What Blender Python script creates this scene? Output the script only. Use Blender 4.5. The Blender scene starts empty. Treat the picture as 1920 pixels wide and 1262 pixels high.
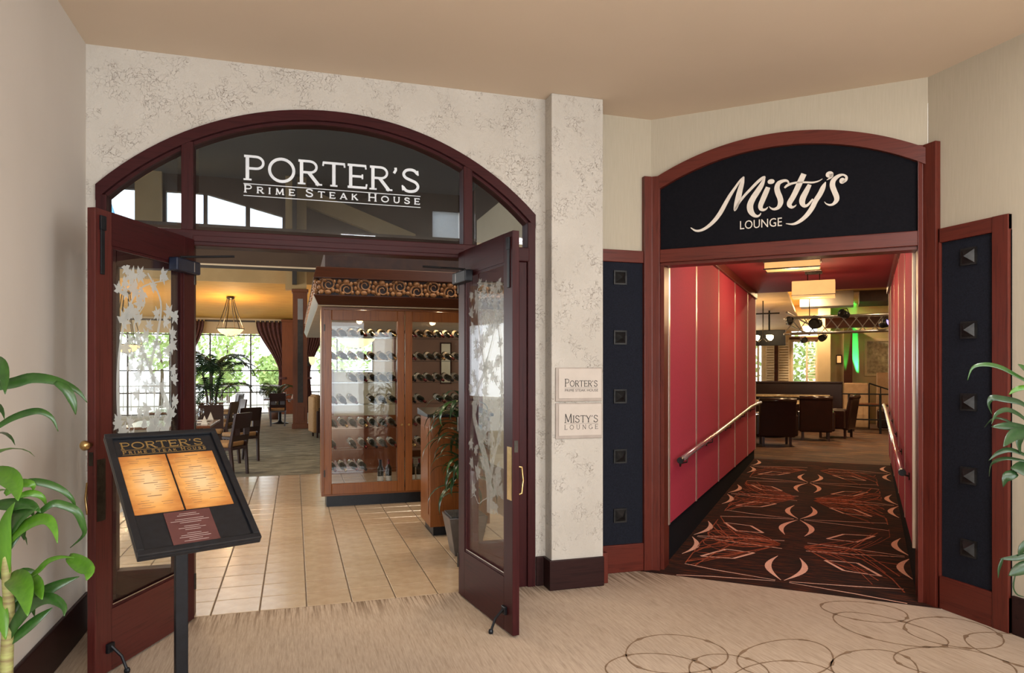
import bpy, math, random
from mathutils import Vector, Matrix, Euler
R = math.radians
random.seed(7)
scn = bpy.context.scene
col = scn.collection

# ------------------------------------------------------------------ camera
cam_d = bpy.data.cameras.new('camera')
cam_d.sensor_width = 36.0
cam_d.lens = 1315.0 / 1920.0 * 36.0
cam_d.shift_y = 64.0 / 1920.0
cam_d.clip_end = 200
cam = bpy.data.objects.new('camera', cam_d)
col.objects.link(cam)
cam.location = (0, 0, 1.6)
cam.rotation_euler = (R(90), 0, R(-17.23))
scn.camera = cam

# ------------------------------------------------------------------ world, lights, exposure
scn.view_settings.view_transform = 'Standard'
scn.view_settings.look = 'None'
scn.view_settings.gamma = 1.0
scn.view_settings.exposure = 0.0
scn.view_settings.use_curve_mapping = False
w = bpy.data.worlds.new('overcast_sky')
scn.world = w
w.use_nodes = True
w.node_tree.nodes['Background'].inputs[0].default_value = (0.93, 0.97, 1.0, 1)
w.node_tree.nodes['Background'].inputs[1].default_value = 4.2

HA = math.atan2(-0.67697, 0.73601)          # direction of the lounge wall (seen from above)
def HW(x, y, z=0.0):
    """lounge-hall frame (x along its front wall, y into the hall) -> world"""
    return (2.752 + .73601 * x + .67697 * y, 5.078 - .67697 * x + .73601 * y, z)

def area(name, loc, rot, sx, sy, power, color):
    l = bpy.data.lights.new(name, 'AREA')
    l.shape = 'RECTANGLE'; l.size = sx; l.size_y = sy
    l.energy = power; l.color = color
    o = bpy.data.objects.new(name, l); col.objects.link(o)
    o.location = loc; o.rotation_euler = rot
    return o
def point(name, loc, power, color, r=.08):
    l = bpy.data.lights.new(name, 'POINT')
    l.energy = power; l.color = color; l.shadow_soft_size = r
    o = bpy.data.objects.new(name, l); col.objects.link(o)
    o.location = loc
    return o
WARM = (1.0, .80, .58); AMB = (1.0, .68, .36); DAY = (.93, .97, 1.0); NEU = (1.0, .975, .945)
RXW = 4.178
# lobby: fill lamps added out of view, behind the camera and overhead
area('lobby_back_fill', (-.15, -3.85, 1.75), (R(90), 0, R(-12)), 2.0, 3.0, 170, DAY)  # added lamp for soft light from behind the camera
area('lobby_side_fill', (RXW - .02, -1.95, 1.75), (0, R(90), 0), 2.4, 2.6, 150, DAY)  # added lamp out of view, brightens the left wall
for i, (x, y) in enumerate([(3.25, 1.7), (3.2, -.4), (.9, -.9), (2.2, -2.3), (-.6, -2.4)]):
    area('lobby_ceiling_fill', (x, y, 3.6), (0, 0, 0), .5, .5, 40, NEU)  # added ceiling lamps without fittings, fill for the lobby
# restaurant
for i, (x, y, p) in enumerate([(-.9, 7.2, 90), (2.4, 6.6, 130), (-2.2, 10.5, 120), (-4.8, 8.5, 80)]):
    area('dining_ceiling_fill', (x, y, 6.88), (0, 0, 0), .6, .6, p, WARM)  # added overhead lamps without fittings, fill for the dining room
area('dining_side_fill', (-7.7, 13.5, 1.9), (0, R(-90), 0), 2.6, 8, 320, DAY)  # added lamp inside the room, brightens the tiles from the left
# lounge
area('lounge_side_fill', HW(-1.55, 15.7, 1.9), (R(90), 0, HA + R(180)), .7, 1.2, 60, DAY)  # added lamp in a hidden corner, brightens the lounge
for (x, y, p) in [(-1.6, 10.5, 80), (1.3, 8.6, 100), (2.2, 13.6, 130), (-.6, 13.6, 110), (0.6, 15.0, 90), (3.2, 10.5, 90), (.6, 12.0, 80)]:
    area('lounge_ceiling_fill', HW(x, y, 3.40), (0, 0, 0), .22, .22, p, AMB)  # added lamps without fittings, fill for the lounge

# ------------------------------------------------------------------ materials
MATS = {}
def nt(name):
    m = bpy.data.materials.new(name); m.use_nodes = True
    MATS[name] = m
    t = m.node_tree
    return m, t, t.nodes['Principled BSDF']
def nd(t, kind, **kw):
    n = t.nodes.new(kind)
    for k, v in kw.items(): setattr(n, k, v)
    return n
def coords(t, scale=(1, 1, 1), rot=(0, 0, 0), which='Object'):
    tc = nd(t, 'ShaderNodeTexCoord'); mp = nd(t, 'ShaderNodeMapping')
    mp.inputs['Scale'].default_value = scale; mp.inputs['Rotation'].default_value = rot
    t.links.new(tc.outputs[which], mp.inputs['Vector'])
    return mp.outputs['Vector']
def noise(t, vec, scale, detail=4, rough=.55, dist=0):
    n = nd(t, 'ShaderNodeTexNoise')
    n.inputs['Scale'].default_value = scale; n.inputs['Detail'].default_value = detail
    n.inputs['Roughness'].default_value = rough; n.inputs['Distortion'].default_value = dist
    t.links.new(vec, n.inputs['Vector'])
    return n.outputs['Fac']
def ramp(t, fac, stops):
    r = nd(t, 'ShaderNodeValToRGB')
    while len(r.color_ramp.elements) < len(stops): r.color_ramp.elements.new(.5)
    for e, (p, c) in zip(r.color_ramp.elements, stops):
        e.position = p; e.color = (*c, 1) if len(c) == 3 else c
    t.links.new(fac, r.inputs['Fac'])
    return r.outputs['Color']
def bump(t, b, h, strength=.2, dist=.01):
    n = nd(t, 'ShaderNodeBump')
    n.inputs['Strength'].default_value = strength; n.inputs['Distance'].default_value = dist
    t.links.new(h, n.inputs['Height']); t.links.new(n.outputs['Normal'], b.inputs['Normal'])
    return n
def mixc(t, fac, a, b, mode='MIX'):
    m = nd(t, 'ShaderNodeMix', data_type='RGBA', blend_type=mode)
    for sock, v in ((m.inputs['Factor'], fac), (m.inputs['A'] if False else m.inputs[6], a), (m.inputs[7], b)):
        if hasattr(v, 'links') or isinstance(v, bpy.types.NodeSocket): t.links.new(v, sock)
        else: sock.default_value = v if not isinstance(v, tuple) else (*v, 1)
    return m.outputs[2]
def plain(name, c1, c2=None, scale=8., rough=.5, metal=0., stretch=(1, 1, 1), bs=.0, spec=.5, detail=4, lo=.35, hi=.65, coat=0.):
    """base colour varying by noise between c1 and c2"""
    m, t, b = nt(name)
    if c2 is None: c2 = tuple(x * .86 for x in c1)
    f = noise(t, coords(t, stretch), scale, detail)
    t.links.new(ramp(t, f, [(lo, c2), (hi, c1)]), b.inputs['Base Color'])
    b.inputs['Roughness'].default_value = rough; b.inputs['Metallic'].default_value = metal
    b.inputs['Specular IOR Level'].default_value = spec
    b.inputs['Coat Weight'].default_value = coat
    if bs: bump(t, b, f, bs)
    return m
def wood(name, c1, c2, axis='z', rough=.35, scale=1., spec=.5, coat=0.):
    m, t, b = nt(name)
    st = {'z': (26, 26, 1.3), 'x': (1.3, 26, 26), 'y': (26, 1.3, 26)}[axis]
    v = coords(t, tuple(s * scale for s in st))
    f = noise(t, v, 2.2, 6, .6, .6)
    f2 = noise(t, coords(t), 1.7, 2)
    cc = ramp(t, f, [(.30, c2), (.52, c1), (.72, tuple(x * .8 for x in c1))])
    cc = mixc(t, .25, cc, ramp(t, f2, [(.3, c2), (.7, c1)]))
    t.links.new(cc, b.inputs['Base Color'])
    b.inputs['Roughness'].default_value = rough
    b.inputs['Specular IOR Level'].default_value = spec
    b.inputs['Coat Weight'].default_value = coat; b.inputs['Coat Roughness'].default_value = .12
    bump(t, b, f, .06, .004)
    return m

MAH = ((.122, .022, .0135), (.056, .0095, .0065))
wood('mahogany', *MAH, 'z', .36, spec=.3); wood('mahogany_x', *MAH, 'x', .36, spec=.3)
DRK = ((.046, .0095, .010), (.021, .0045, .005))
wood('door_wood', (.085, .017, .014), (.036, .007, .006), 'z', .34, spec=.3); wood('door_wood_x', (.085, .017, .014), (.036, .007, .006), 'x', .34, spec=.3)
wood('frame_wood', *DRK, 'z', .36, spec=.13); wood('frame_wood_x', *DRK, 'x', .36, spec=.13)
wood('baseboard_wood', (.030, .0115, .0105), (.013, .0055, .0055), 'x', .4, spec=.15)
CHE = ((.245, .082, .018), (.130, .036, .008))
wood('cherry', *CHE, 'z', .3, spec=.3); wood('cherry_x', *CHE, 'x', .3, spec=.3)
wood('crown_wood', (.064, .017, .006), (.034, .009, .0035), 'x', .36, spec=.25)
wood('column_wood', (.20, .062, .022), (.12, .034, .012), 'z', .38, spec=.3)
wood('chair_wood', (.036, .014, .012), (.018, .007, .007), 'z', .3)
wood('table_wood', (.16, .055, .025), (.085, .025, .012), 'x', .2)

# stucco: cream, with thin dark cracks and worm-shaped pits
m, t, b = nt('stucco')
v = coords(t)
nz = nd(t, 'ShaderNodeTexNoise'); nz.inputs['Scale'].default_value = 12; nz.inputs['Detail'].default_value = 5
t.links.new(v, nz.inputs['Vector'])
va = nd(t, 'ShaderNodeVectorMath', operation='MULTIPLY_ADD'); va.inputs[1].default_value = (.22, .22, .22)
t.links.new(nz.outputs['Color'], va.inputs[0]); t.links.new(v, va.inputs[2])
vo = nd(t, 'ShaderNodeTexVoronoi', feature='DISTANCE_TO_EDGE'); vo.inputs['Scale'].default_value = 25
t.links.new(va.outputs[0], vo.inputs['Vector'])
line = ramp(t, vo.outputs['Distance'], [(.0, (1, 1, 1)), (.045, (0, 0, 0))])
mask = ramp(t, noise(t, v, 6.0, 8, .72), [(.50, (0, 0, 0)), (.60, (1, 1, 1))])
crk = nd(t, 'ShaderNodeMath', operation='MULTIPLY')
t.links.new(line, crk.inputs[0]); t.links.new(mask, crk.inputs[1])
basec = ramp(t, noise(t, v, 3, 6), [(.3, (.475, .435, .38)), (.7, (.55, .51, .455))])
t.links.new(mixc(t, crk.outputs[0], basec, (.25, .205, .165)), b.inputs['Base Color'])
b.inputs['Roughness'].default_value = .85
hh = nd(t, 'ShaderNodeMath', operation='SUBTRACT')
t.links.new(noise(t, v, 30, 5, .6), hh.inputs[0]); t.links.new(crk.outputs[0], hh.inputs[1])
bump(t, b, hh.outputs[0], .55, .012)

plain('plaster', (.60, .55, .495), (.575, .525, .47), 1.5, .8, bs=.02)
plain('wallpaper', (.47, .415, .32), (.445, .39, .298), 9, .8, stretch=(10, 10, .7), bs=.05)
plain('ceiling_paint', (.66, .535, .41), (.63, .51, .385), .8, .9)
plain('black_fabric', (.0125, .0145, .023), (.008, .009, .014), 120, .9, bs=.25, spec=.15)
plain('sign_face', (.0085, .008, .0105), (.006, .006, .008), 60, .8, bs=.08, spec=.06)
plain('stud_iron', (.040, .040, .040), (.020, .020, .021), 20, .42, .7)
plain('letter_cream', (.72, .65, .57), (.66, .59, .51), 30, .5)
plain('letter_silver', (.70, .73, .76), (.60, .63, .67), 6, .45)
plain('plaque_stone', (.56, .49, .43), (.52, .455, .395), 10, .6)
plain('plaque_edge', (.42, .36, .31), (.36, .30, .26), 10, .6)
plain('ink', (.025, .02, .018), (.015, .012, .01), 20, .6)
plain('bronze', (.06, .05, .04), (.03, .025, .02), 20, .35, .8)
plain('black_metal', (.010, .011, .014), (.007, .007, .009), 30, .38, .2, spec=.3)
plain('brass', (.62, .44, .20), (.5, .34, .14), 30, .28, 1.)
plain('steel', (.62, .60, .58), (.5, .48, .46), 40, .28, 1.)
plain('rail_metal', (.72, .68, .66), (.62, .58, .56), 30, .26, .9)
plain('strip_metal', (.82, .70, .60), (.70, .58, .49), 6, .3, .75, stretch=(1, 1, .4))
plain('etched', (.80, .82, .80), (.68, .70, .69), 40, .8)
plain('closer_blue', (.012, .018, .040), (.008, .012, .028), 30, .35, .2)
plain('red_fabric', (.40, .020, .052), (.345, .016, .043), 90, .8, bs=.12)
plain('red_ceiling', (.30, .018, .035), (.26, .015, .03), 40, .75)
plain('hall_base', (.0075, .008, .011), (.005, .0055, .008), 60, .9, bs=.1, spec=.08)
plain('inlay_pink', (.80, .47, .35), (.64, .34, .25), 90, .95)
plain('inlay_orange', (.42, .078, .018), (.20, .034, .011), 40, .95)
plain('inlay_brown', (.23, .145, .085), (.16, .098, .056), 70, .95)
plain('mortar', (.19, .14, .10), (.15, .11, .08), 30, .9)
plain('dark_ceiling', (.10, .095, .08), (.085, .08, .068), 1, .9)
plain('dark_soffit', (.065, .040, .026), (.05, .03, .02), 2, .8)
plain('gold_paint', (.62, .345, .06), (.55, .295, .05), 2.2, .7, stretch=(1, 4, 1))
plain('tan_paint', (.55, .37, .17), (.50, .33, .145), 2, .8)
plain('beige_paint', (.62, .50, .32), (.57, .455, .285), 2, .8)
plain('pink_paint', (.36, .21, .155), (.32, .185, .135), 2, .8)
plain('white_shade', (.78, .78, .76), (.60, .60, .59), 7, .9, stretch=(3, 1, 1), bs=.4)
plain('vent_metal', (.025, .025, .024), (.018, .018, .018), 20, .6, .3)
plain('drape', (.115, .045, .042), (.075, .028, .028), 14, .9)
plain('seat_tan', (.42, .235, .095), (.34, .185, .07), 30, .75)
plain('leather', (.026, .008, .0065), (.015, .005, .0045), 12, .26, bs=.1)
plain('booth_tan', (.50, .34, .22), (.44, .29, .18), 12, .8)
plain('linen', (.75, .72, .66), (.66, .63, .57), 30, .9)
plain('china', (.82, .81, .78), (.76, .75, .72), 10, .2)
plain('window_frame_dark', (.045, .035, .028), (.03, .024, .02), 10, .5)
plain('shutter_white', (.72, .64, .52), (.62, .54, .42), 10, .6)
plain('patio_stone', (.62, .58, .52), (.52, .48, .43), 2, .8)
plain('fence_grey', (.32, .31, .28), (.24, .23, .21), 6, .7)
plain('bark', (.11, .075, .05), (.06, .04, .028), 12, .9, bs=.5)
plain('leaf_outdoor', (.46, .58, .20), (.20, .34, .09), 2, .7)
plain('awning_blue', (.07, .42, .68), (.05, .32, .55), 3, .6)
plain('bottle_glass', (.010, .016, .010), (.006, .009, .006), 20, .08)
plain('bottle_label', (.72, .66, .54), (.62, .56, .44), 30, .7)
plain('foil_red', (.16, .018, .020), (.10, .01, .012), 30, .25, .6)
plain('foil_black', (.02, .018, .02), (.01, .01, .012), 30, .25, .6)
plain('foil_gold', (.62, .42, .18), (.5, .32, .12), 30, .25, .8)
plain('carving', (.40, .20, .085), (.22, .095, .035), 9, .35)
plain('carving_dark', (.045, .016, .008), (.025, .008, .005), 9, .5)
plain('soffit_light', (.62, .52, .38), (.56, .46, .33), 4, .8)
plain('pot_grey', (.13, .115, .11), (.09, .08, .078), 8, .3, .3)
plain('pebble', (.08, .075, .07), (.02, .02, .02), 60, .7, bs=.8)
plain('pot_terracotta', (.13, .055, .03), (.09, .036, .02), 8, .5)
plain('duct_grey', (.34, .32, .29), (.28, .26, .24), 3, .5, .2)
plain('mirror_glass', (.80, .80, .78), (.78, .78, .76), 3, .04, 1.)
plain('art_print', (.62, .52, .38), (.26, .21, .15), 12, .8, detail=8)
plain('frame_cream', (.66, .55, .38), (.58, .47, .31), 12, .5)
plain('truss_metal', (.42, .41, .42), (.30, .29, .30), 20, .3, .9)
plain('marble', (.55, .43, .28), (.36, .25, .14), 14, .08, detail=8)

def leafmat(name, c1, c2, rough=.3):
    m, t, b = nt(name)
    f = noise(t, coords(t, (40, 40, 3)), 1.5, 3)
    f2 = noise(t, coords(t), 5, 2)
    cc = mixc(t, .5, ramp(t, f, [(.3, c2), (.7, c1)]), ramp(t, f2, [(.3, c2), (.7, c1)]))
    t.links.new(cc, b.inputs['Base Color']); b.inputs['Roughness'].default_value = rough
    return m
leafmat('leaf_bright', (.10, .25, .018), (.045, .14, .010), .32)
leafmat('leaf_mid', (.034, .105, .016), (.014, .050, .008), .3)
leafmat('leaf_dark', (.022, .062, .018), (.009, .027, .010), .3)
plain('cane', (.34, .36, .12), (.20, .15, .06), 9, .6, stretch=(1, 1, 6))

# lobby carpet: streaks run away from the camera
m, t, b = nt('lobby_carpet')
f1 = noise(t, coords(t, (34, 1.6, 1)), 2.4, 6, .65)
f2 = noise(t, coords(t, (90, 6, 1)), 2.0, 3, .6)
f3 = noise(t, coords(t), .9, 3)
c = ramp(t, f1, [(.30, (.255, .19, .138)), (.50, (.455, .355, .27)), (.72, (.54, .44, .35))])
c = mixc(t, .35, c, ramp(t, f2, [(.35, (.275, .205, .148)), (.65, (.56, .455, .36))]))
c = mixc(t, .25, c, ramp(t, f3, [(.35, (.39, .295, .21)), (.65, (.51, .42, .335))]))
sx = nd(t, 'ShaderNodeSeparateXYZ'); t.links.new(coords(t), sx.inputs[0])
mr = nd(t, 'ShaderNodeMapRange'); mr.inputs['From Min'].default_value = 4.55; mr.inputs['From Max'].default_value = 5.0
t.links.new(sx.outputs['Y'], mr.inputs['Value'])
sk = ramp(t, noise(t, coords(t, (46, 1.1, 1)), 1.6, 4, .6), [(.45, (0, 0, 0)), (.60, (1, 1, 1))])
wm_ = nd(t, 'ShaderNodeMath', operation='MULTIPLY'); t.links.new(mr.outputs[0], wm_.inputs[0]); t.links.new(sk, wm_.inputs[1])
c = mixc(t, wm_.outputs[0], c, (.15, .098, .062))     # darker woven dashes along the carpet border
t.links.new(c, b.inputs['Base Color']); b.inputs['Roughness'].default_value = .95
b.inputs['Specular IOR Level'].default_value = .1
bump(t, b, f2, .25, .004)
# lounge carpet: near-black with burnt-orange streaks
m, t, b = nt('lounge_carpet')
f1 = noise(t, coords(t, (2.2, 24, 1)), 2.2, 6, .65, .3)
f2 = noise(t, coords(t), 1.1, 3)
c = ramp(t, f1, [(.40, (.010, .007, .008)), (.54, (.040, .013, .009)), (.68, (.19, .042, .012))])
c = mixc(t, ramp(t, f2, [(.35, (0, 0, 0)), (.7, (.6, .6, .6))]), c, (.016, .011, .010))
t.links.new(c, b.inputs['Base Color']); b.inputs['Roughness'].default_value = .95
b.inputs['Specular IOR Level'].default_value = .1
# open lounge floor: the same carpet in a lighter ramp, olive and rust
m, t, b = nt('lounge_floor_carpet')
f1 = noise(t, coords(t, (1.2, 7, 1)), 2.0, 7, .7, .5)
c = ramp(t, f1, [(.40, (.013, .008, .007)), (.55, (.085, .030, .012)), (.70, (.20, .125, .05))])
t.links.new(c, b.inputs['Base Color']); b.inputs['Roughness'].default_value = .9
# dining carpet
m, t, b = nt('dining_carpet')
f1 = noise(t, coords(t, (1.4, 5, 1)), 1.5, 8, .7, .4)
c = ramp(t, f1, [(.36, (.085, .07, .045)), (.5, (.23, .205, .14)), (.66, (.40, .36, .265))])
t.links.new(c, b.inputs['Base Color']); b.inputs['Roughness'].default_value = .9
# floor tile: glazed warm tan, softly uneven
m, t, b = nt('tile_glaze')
oi = nd(t, 'ShaderNodeObjectInfo')
v = coords(t)
f = noise(t, v, 9, 6, .6)
c = ramp(t, f, [(.3, (.41, .295, .19)), (.7, (.56, .435, .30))])
c = mixc(t, .22, c, ramp(t, oi.outputs['Random'], [(0, (.36, .25, .155)), (1, (.60, .48, .345))]))
t.links.new(c, b.inputs['Base Color'])
b.inputs['Roughness'].default_value = .2
b.inputs['Specular IOR Level'].default_value = .8
bump(t, b, noise(t, coords(t, (1, 2.2, 1)), 14, 4), .16, .008)
# menu paper: parchment with browned patches
m, t, b = nt('parchment')
g = nd(t, 'ShaderNodeTexGradient', gradient_type='QUADRATIC_SPHERE')
mp = nd(t, 'ShaderNodeMapping'); tc = nd(t, 'ShaderNodeTexCoord')
mp.inputs['Location'].default_value = (-.5 * 1.25, -.5 * 1.25, 0); mp.inputs['Scale'].default_value = (1.25, 1.25, 0)
t.links.new(tc.outputs['Generated'], mp.inputs['Vector']); t.links.new(mp.outputs['Vector'], g.inputs['Vector'])
ad = nd(t, 'ShaderNodeMath', operation='MULTIPLY_ADD'); ad.inputs[1].default_value = .45
t.links.new(noise(t, coords(t, (6, 18, 6)), 1.6, 5), ad.inputs[0]); t.links.new(g.outputs['Fac'], ad.inputs[2])
t.links.new(ramp(t, ad.outputs[0], [(.24, (.42, .15, .03)), (.50, (.68, .33, .09)), (.95, (.76, .50, .26))]), b.inputs['Base Color'])
b.inputs['Roughness'].default_value = .6
plain('wine_card', (.105, .034, .030), (.085, .027, .024), 10, .6)
plain('menu_black', (.010, .012, .016), (.006, .007, .010), 40, .3)
plain('gold_letter', (.42, .27, .10), (.30, .19, .06), 20, .4, .5)
plain('card_text', (.60, .50, .46), (.5, .4, .37), 20, .6)

def glassmat(name, tint=(1, 1, 1), refl=.07, rough=.02):
    m, t, b = nt(name); t.nodes.remove(b)
    out = t.nodes['Material Output']
    tr = nd(t, 'ShaderNodeBsdfTransparent'); tr.inputs[0].default_value = (*tint, 1)
    gl = nd(t, 'ShaderNodeBsdfGlossy'); gl.inputs['Roughness'].default_value = rough
    lw = nd(t, 'ShaderNodeLayerWeight'); lw.inputs['Blend'].default_value = .5
    pw = nd(t, 'ShaderNodeMath', operation='POWER'); pw.inputs[1].default_value = 4.5
    t.links.new(lw.outputs['Facing'], pw.inputs[0])
    nzz = noise(t, coords(t), .7, 2)
    ma = nd(t, 'ShaderNodeMath', operation='MULTIPLY_ADD'); ma.inputs[1].default_value = .01; ma.inputs[2].default_value = refl * .5
    t.links.new(nzz, ma.inputs[0])
    ad = nd(t, 'ShaderNodeMath', operation='MULTIPLY_ADD'); ad.inputs[1].default_value = .5
    t.links.new(pw.outputs[0], ad.inputs[0]); t.links.new(ma.outputs[0], ad.inputs[2])
    mx = nd(t, 'ShaderNodeMixShader')
    t.links.new(ad.outputs[0], mx.inputs[0]); t.links.new(tr.outputs[0], mx.inputs[1]); t.links.new(gl.outputs[0], mx.inputs[2])
    t.links.new(mx.outputs[0], out.inputs['Surface'])
    return m
glassmat('clear_glass', (.97, .98, .98))
glassmat('tinted_glass', (.62, .67, .73), .05)
glassmat('bevel_glass', (.72, .76, .82), .22, .08)
glassmat('goblet_glass', (.88, .90, .92), .22)
def frost(name, c, tr=.35, emi=None, es=0.):
    m, t, b = nt(name)
    f = noise(t, coords(t), 12, 4)
    t.links.new(ramp(t, f, [(.3, tuple(x * .85 for x in c)), (.7, c)]), b.inputs['Base Color'])
    b.inputs['Roughness'].default_value = .6
    if emi:
        e = nd(t, 'ShaderNodeMix', data_type='RGBA')
        t.links.new(f, e.inputs['Factor']); e.inputs[6].default_value = (*[x * .8 for x in emi], 1); e.inputs[7].default_value = (*emi, 1)
        t.links.new(e.outputs[2], b.inputs['Emission Color']); b.inputs['Emission Strength'].default_value = es
    else:
        out = t.nodes['Material Output']
        tp = nd(t, 'ShaderNodeBsdfTransparent'); tl = nd(t, 'ShaderNodeBsdfTranslucent'); tl.inputs[0].default_value = (*c, 1)
        m1 = nd(t, 'ShaderNodeMixShader'); m1.inputs[0].default_value = .5
        t.links.new(b.outputs[0], m1.inputs[1]); t.links.new(tl.outputs[0], m1.inputs[2])
        m2 = nd(t, 'ShaderNodeMixShader'); m2.inputs[0].default_value = tr
        t.links.new(m1.outputs[0], m2.inputs[1]); t.links.new(tp.outputs[0], m2.inputs[2])
        t.links.new(m2.outputs[0], out.inputs['Surface'])
    return m
frost('etch_frost', (.80, .83, .82), .38)
frost('etch_unlit', (.62, .65, .62), .70)  # right door etching: missing backlight put into a dimmer, thinner frost
frost('pebbled_glass', (.74, .69, .52), .12)
frost('letter_frost', (.92, .93, .94), .02)
frost('shade_frost', (.88, .88, .86), .10)
frost('lamp_bowl', (.9, .7, .4), emi=(1.0, .78, .42), es=1.5)
frost('lamp_shade', (.16, .06, .015), emi=(1.0, .50, .17), es=1.15)
frost('lamp_core', (.4, .25, .1), emi=(1.0, .66, .30), es=1.15)
frost('bulb', (1, .85, .6), emi=(1.0, .85, .55), es=7.)
frost('green_lens', (.1, .9, .3), emi=(.05, 1.0, .25), es=3.)
frost('blue_lens', (.2, .2, .9), emi=(.25, .25, 1.0), es=1.5)

# ------------------------------------------------------------------ mesh helpers
class MB:
    def __init__(self): self.v = []; self.f = []
    def add(self, vs, fs):
        o = len(self.v); self.v += [tuple(p) for p in vs]; self.f += [tuple(i + o for i in q) for q in fs]; return self
    def box(self, x0, x1, y0, y1, z0, z1):
        return self.add([(x0, y0, z0), (x1, y0, z0), (x1, y1, z0), (x0, y1, z0), (x0, y0, z1), (x1, y0, z1), (x1, y1, z1), (x0, y1, z1)],
                        [(3, 2, 1, 0), (4, 5, 6, 7), (0, 1, 5, 4), (1, 2, 6, 5), (2, 3, 7, 6), (3, 0, 4, 7)])
    def hexa(self, p):   # 4 bottom, 4 top
        return self.add(p, [(3, 2, 1, 0), (4, 5, 6, 7), (0, 1, 5, 4), (1, 2, 6, 5), (2, 3, 7, 6), (3, 0, 4, 7)])
    def prism(self, poly, axis, a0, a1):
        def P(u, w, a): return {'y': (u, a, w), 'x': (a, u, w), 'z': (u, w, a)}[axis]
        n = len(poly)
        vs = [P(u, w, a0) for u, w in poly] + [P(u, w, a1) for u, w in poly]
        fs = [tuple(range(n)), tuple(range(2 * n - 1, n - 1, -1))] + [(i, i + n, (i + 1) % n + n, (i + 1) % n) for i in range(n)]
        return self.add(vs, fs)
    def tube(self, pts, r, seg=8):
        pts = [Vector(p) for p in pts]; n = len(pts)
        rs = r if isinstance(r, (list, tuple)) else [r] * n
        vs = []; up = None
        for i, p in enumerate(pts):
            d = (pts[min(i + 1, n - 1)] - pts[max(i - 1, 0)]).normalized()
            if up is None:
                up = Vector((0, 0, 1)) if abs(d.z) < .9 else Vector((1, 0, 0))
            a = d.cross(up)
            if a.length < 1e-5: a = d.orthogonal()
            a.normalize(); bb = d.cross(a).normalized(); up = a.cross(d)
            for k in range(seg):
                t = 2 * math.pi * k / seg
                vs.append(p + (a * math.cos(t) + bb * math.sin(t)) * rs[i])
        fs = []
        for i in range(n - 1):
            for k in range(seg):
                k2 = (k + 1) % seg
                fs.append((i * seg + k, i * seg + k2, (i + 1) * seg + k2, (i + 1) * seg + k))
        fs.append(tuple(range(seg - 1, -1, -1))); fs.append(tuple(range((n - 1) * seg, n * seg)))
        return self.add(vs, fs)
    def cyl(self, p0, p1, r, seg=10): return self.tube([p0, p1], r, seg)
    def lathe(self, prof, c=(0, 0, 0), seg=16, cap=True):
        n = len(prof); vs = []
        for r, z in prof:
            for k in range(seg):
                t = 2 * math.pi * k / seg
                vs.append((c[0] + r * math.cos(t), c[1] + r * math.sin(t), c[2] + z))
        fs = [(i * seg + k, i * seg + (k + 1) % seg, (i + 1) * seg + (k + 1) % seg, (i + 1) * seg + k) for i in range(n - 1) for k in range(seg)]
        if cap:
            fs.append(tuple(range(seg - 1, -1, -1))); fs.append(tuple(range((n - 1) * seg, n * seg)))
        return self.add(vs, fs)
    def ball(self, c, rx, ry, rz, seg=10, rings=6):
        prof = []
        vs = [(c[0], c[1], c[2] - rz)]
        for i in range(1, rings):
            a = -math.pi / 2 + math.pi * i / rings
            for k in range(seg):
                t = 2 * math.pi * k / seg
                vs.append((c[0] + rx * math.cos(a) * math.cos(t), c[1] + ry * math.cos(a) * math.sin(t), c[2] + rz * math.sin(a)))
        vs.append((c[0], c[1], c[2] + rz)); L = len(vs) - 1
        fs = [(0, 1 + (k + 1) % seg, 1 + k) for k in range(seg)]
        for i in range(rings - 2):
            for k in range(seg):
                o = 1 + i * seg
                fs.append((o + k, o + (k + 1) % seg, o + seg + (k + 1) % seg, o + seg + k))
        o = 1 + (rings - 2) * seg
        fs += [(o + k, o + (k + 1) % seg, L) for k in range(seg)]
        return self.add(vs, fs)
    def ribbon(self, A, B, n, th):
        """closed slab between two point rows, thickened by th along n"""
        n = Vector(n); k = len(A)
        vs = [Vector(p) for p in A] + [Vector(p) for p in B]
        vs += [p + n * th for p in vs]
        fs = []
        for i in range(k - 1):
            fs.append((i, i + 1, k + i + 1, k + i)); fs.append((2 * k + i, 3 * k + i, 3 * k + i + 1, 2 * k + i + 1))
            fs.append((i, 2 * k + i, 2 * k + i + 1, i + 1)); fs.append((k + i, k + i + 1, 3 * k + i + 1, 3 * k + i))
        fs.append((0, k, 3 * k, 2 * k)); fs.append((k - 1, 3 * k - 1, 4 * k - 1, 2 * k - 1))
        return self.add(vs, fs)
    def stroke(self, pts, ws, frame, th):
        """2-D stroke of varying width in plane frame=(origin, ux, uy, normal)"""
        O, ux, uy, nn = [Vector(q) for q in frame]
        P = [Vector((p[0], p[1])) for p in pts]; A = []; B = []
        n = len(P)
        for i in range(n):
            d = P[min(i + 1, n - 1)] - P[max(i - 1, 0)]
            if d.length < 1e-9: d = Vector((1, 0))
            d.normalize(); q = Vector((-d.y, d.x)) * (ws[i] / 2 if isinstance(ws, (list, tuple)) else ws / 2)
            a = P[i] + q; b_ = P[i] - q
            A.append(O + ux * a.x + uy * a.y); B.append(O + ux * b_.x + uy * b_.y)
        return self.ribbon(A, B, nn, th)
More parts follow.
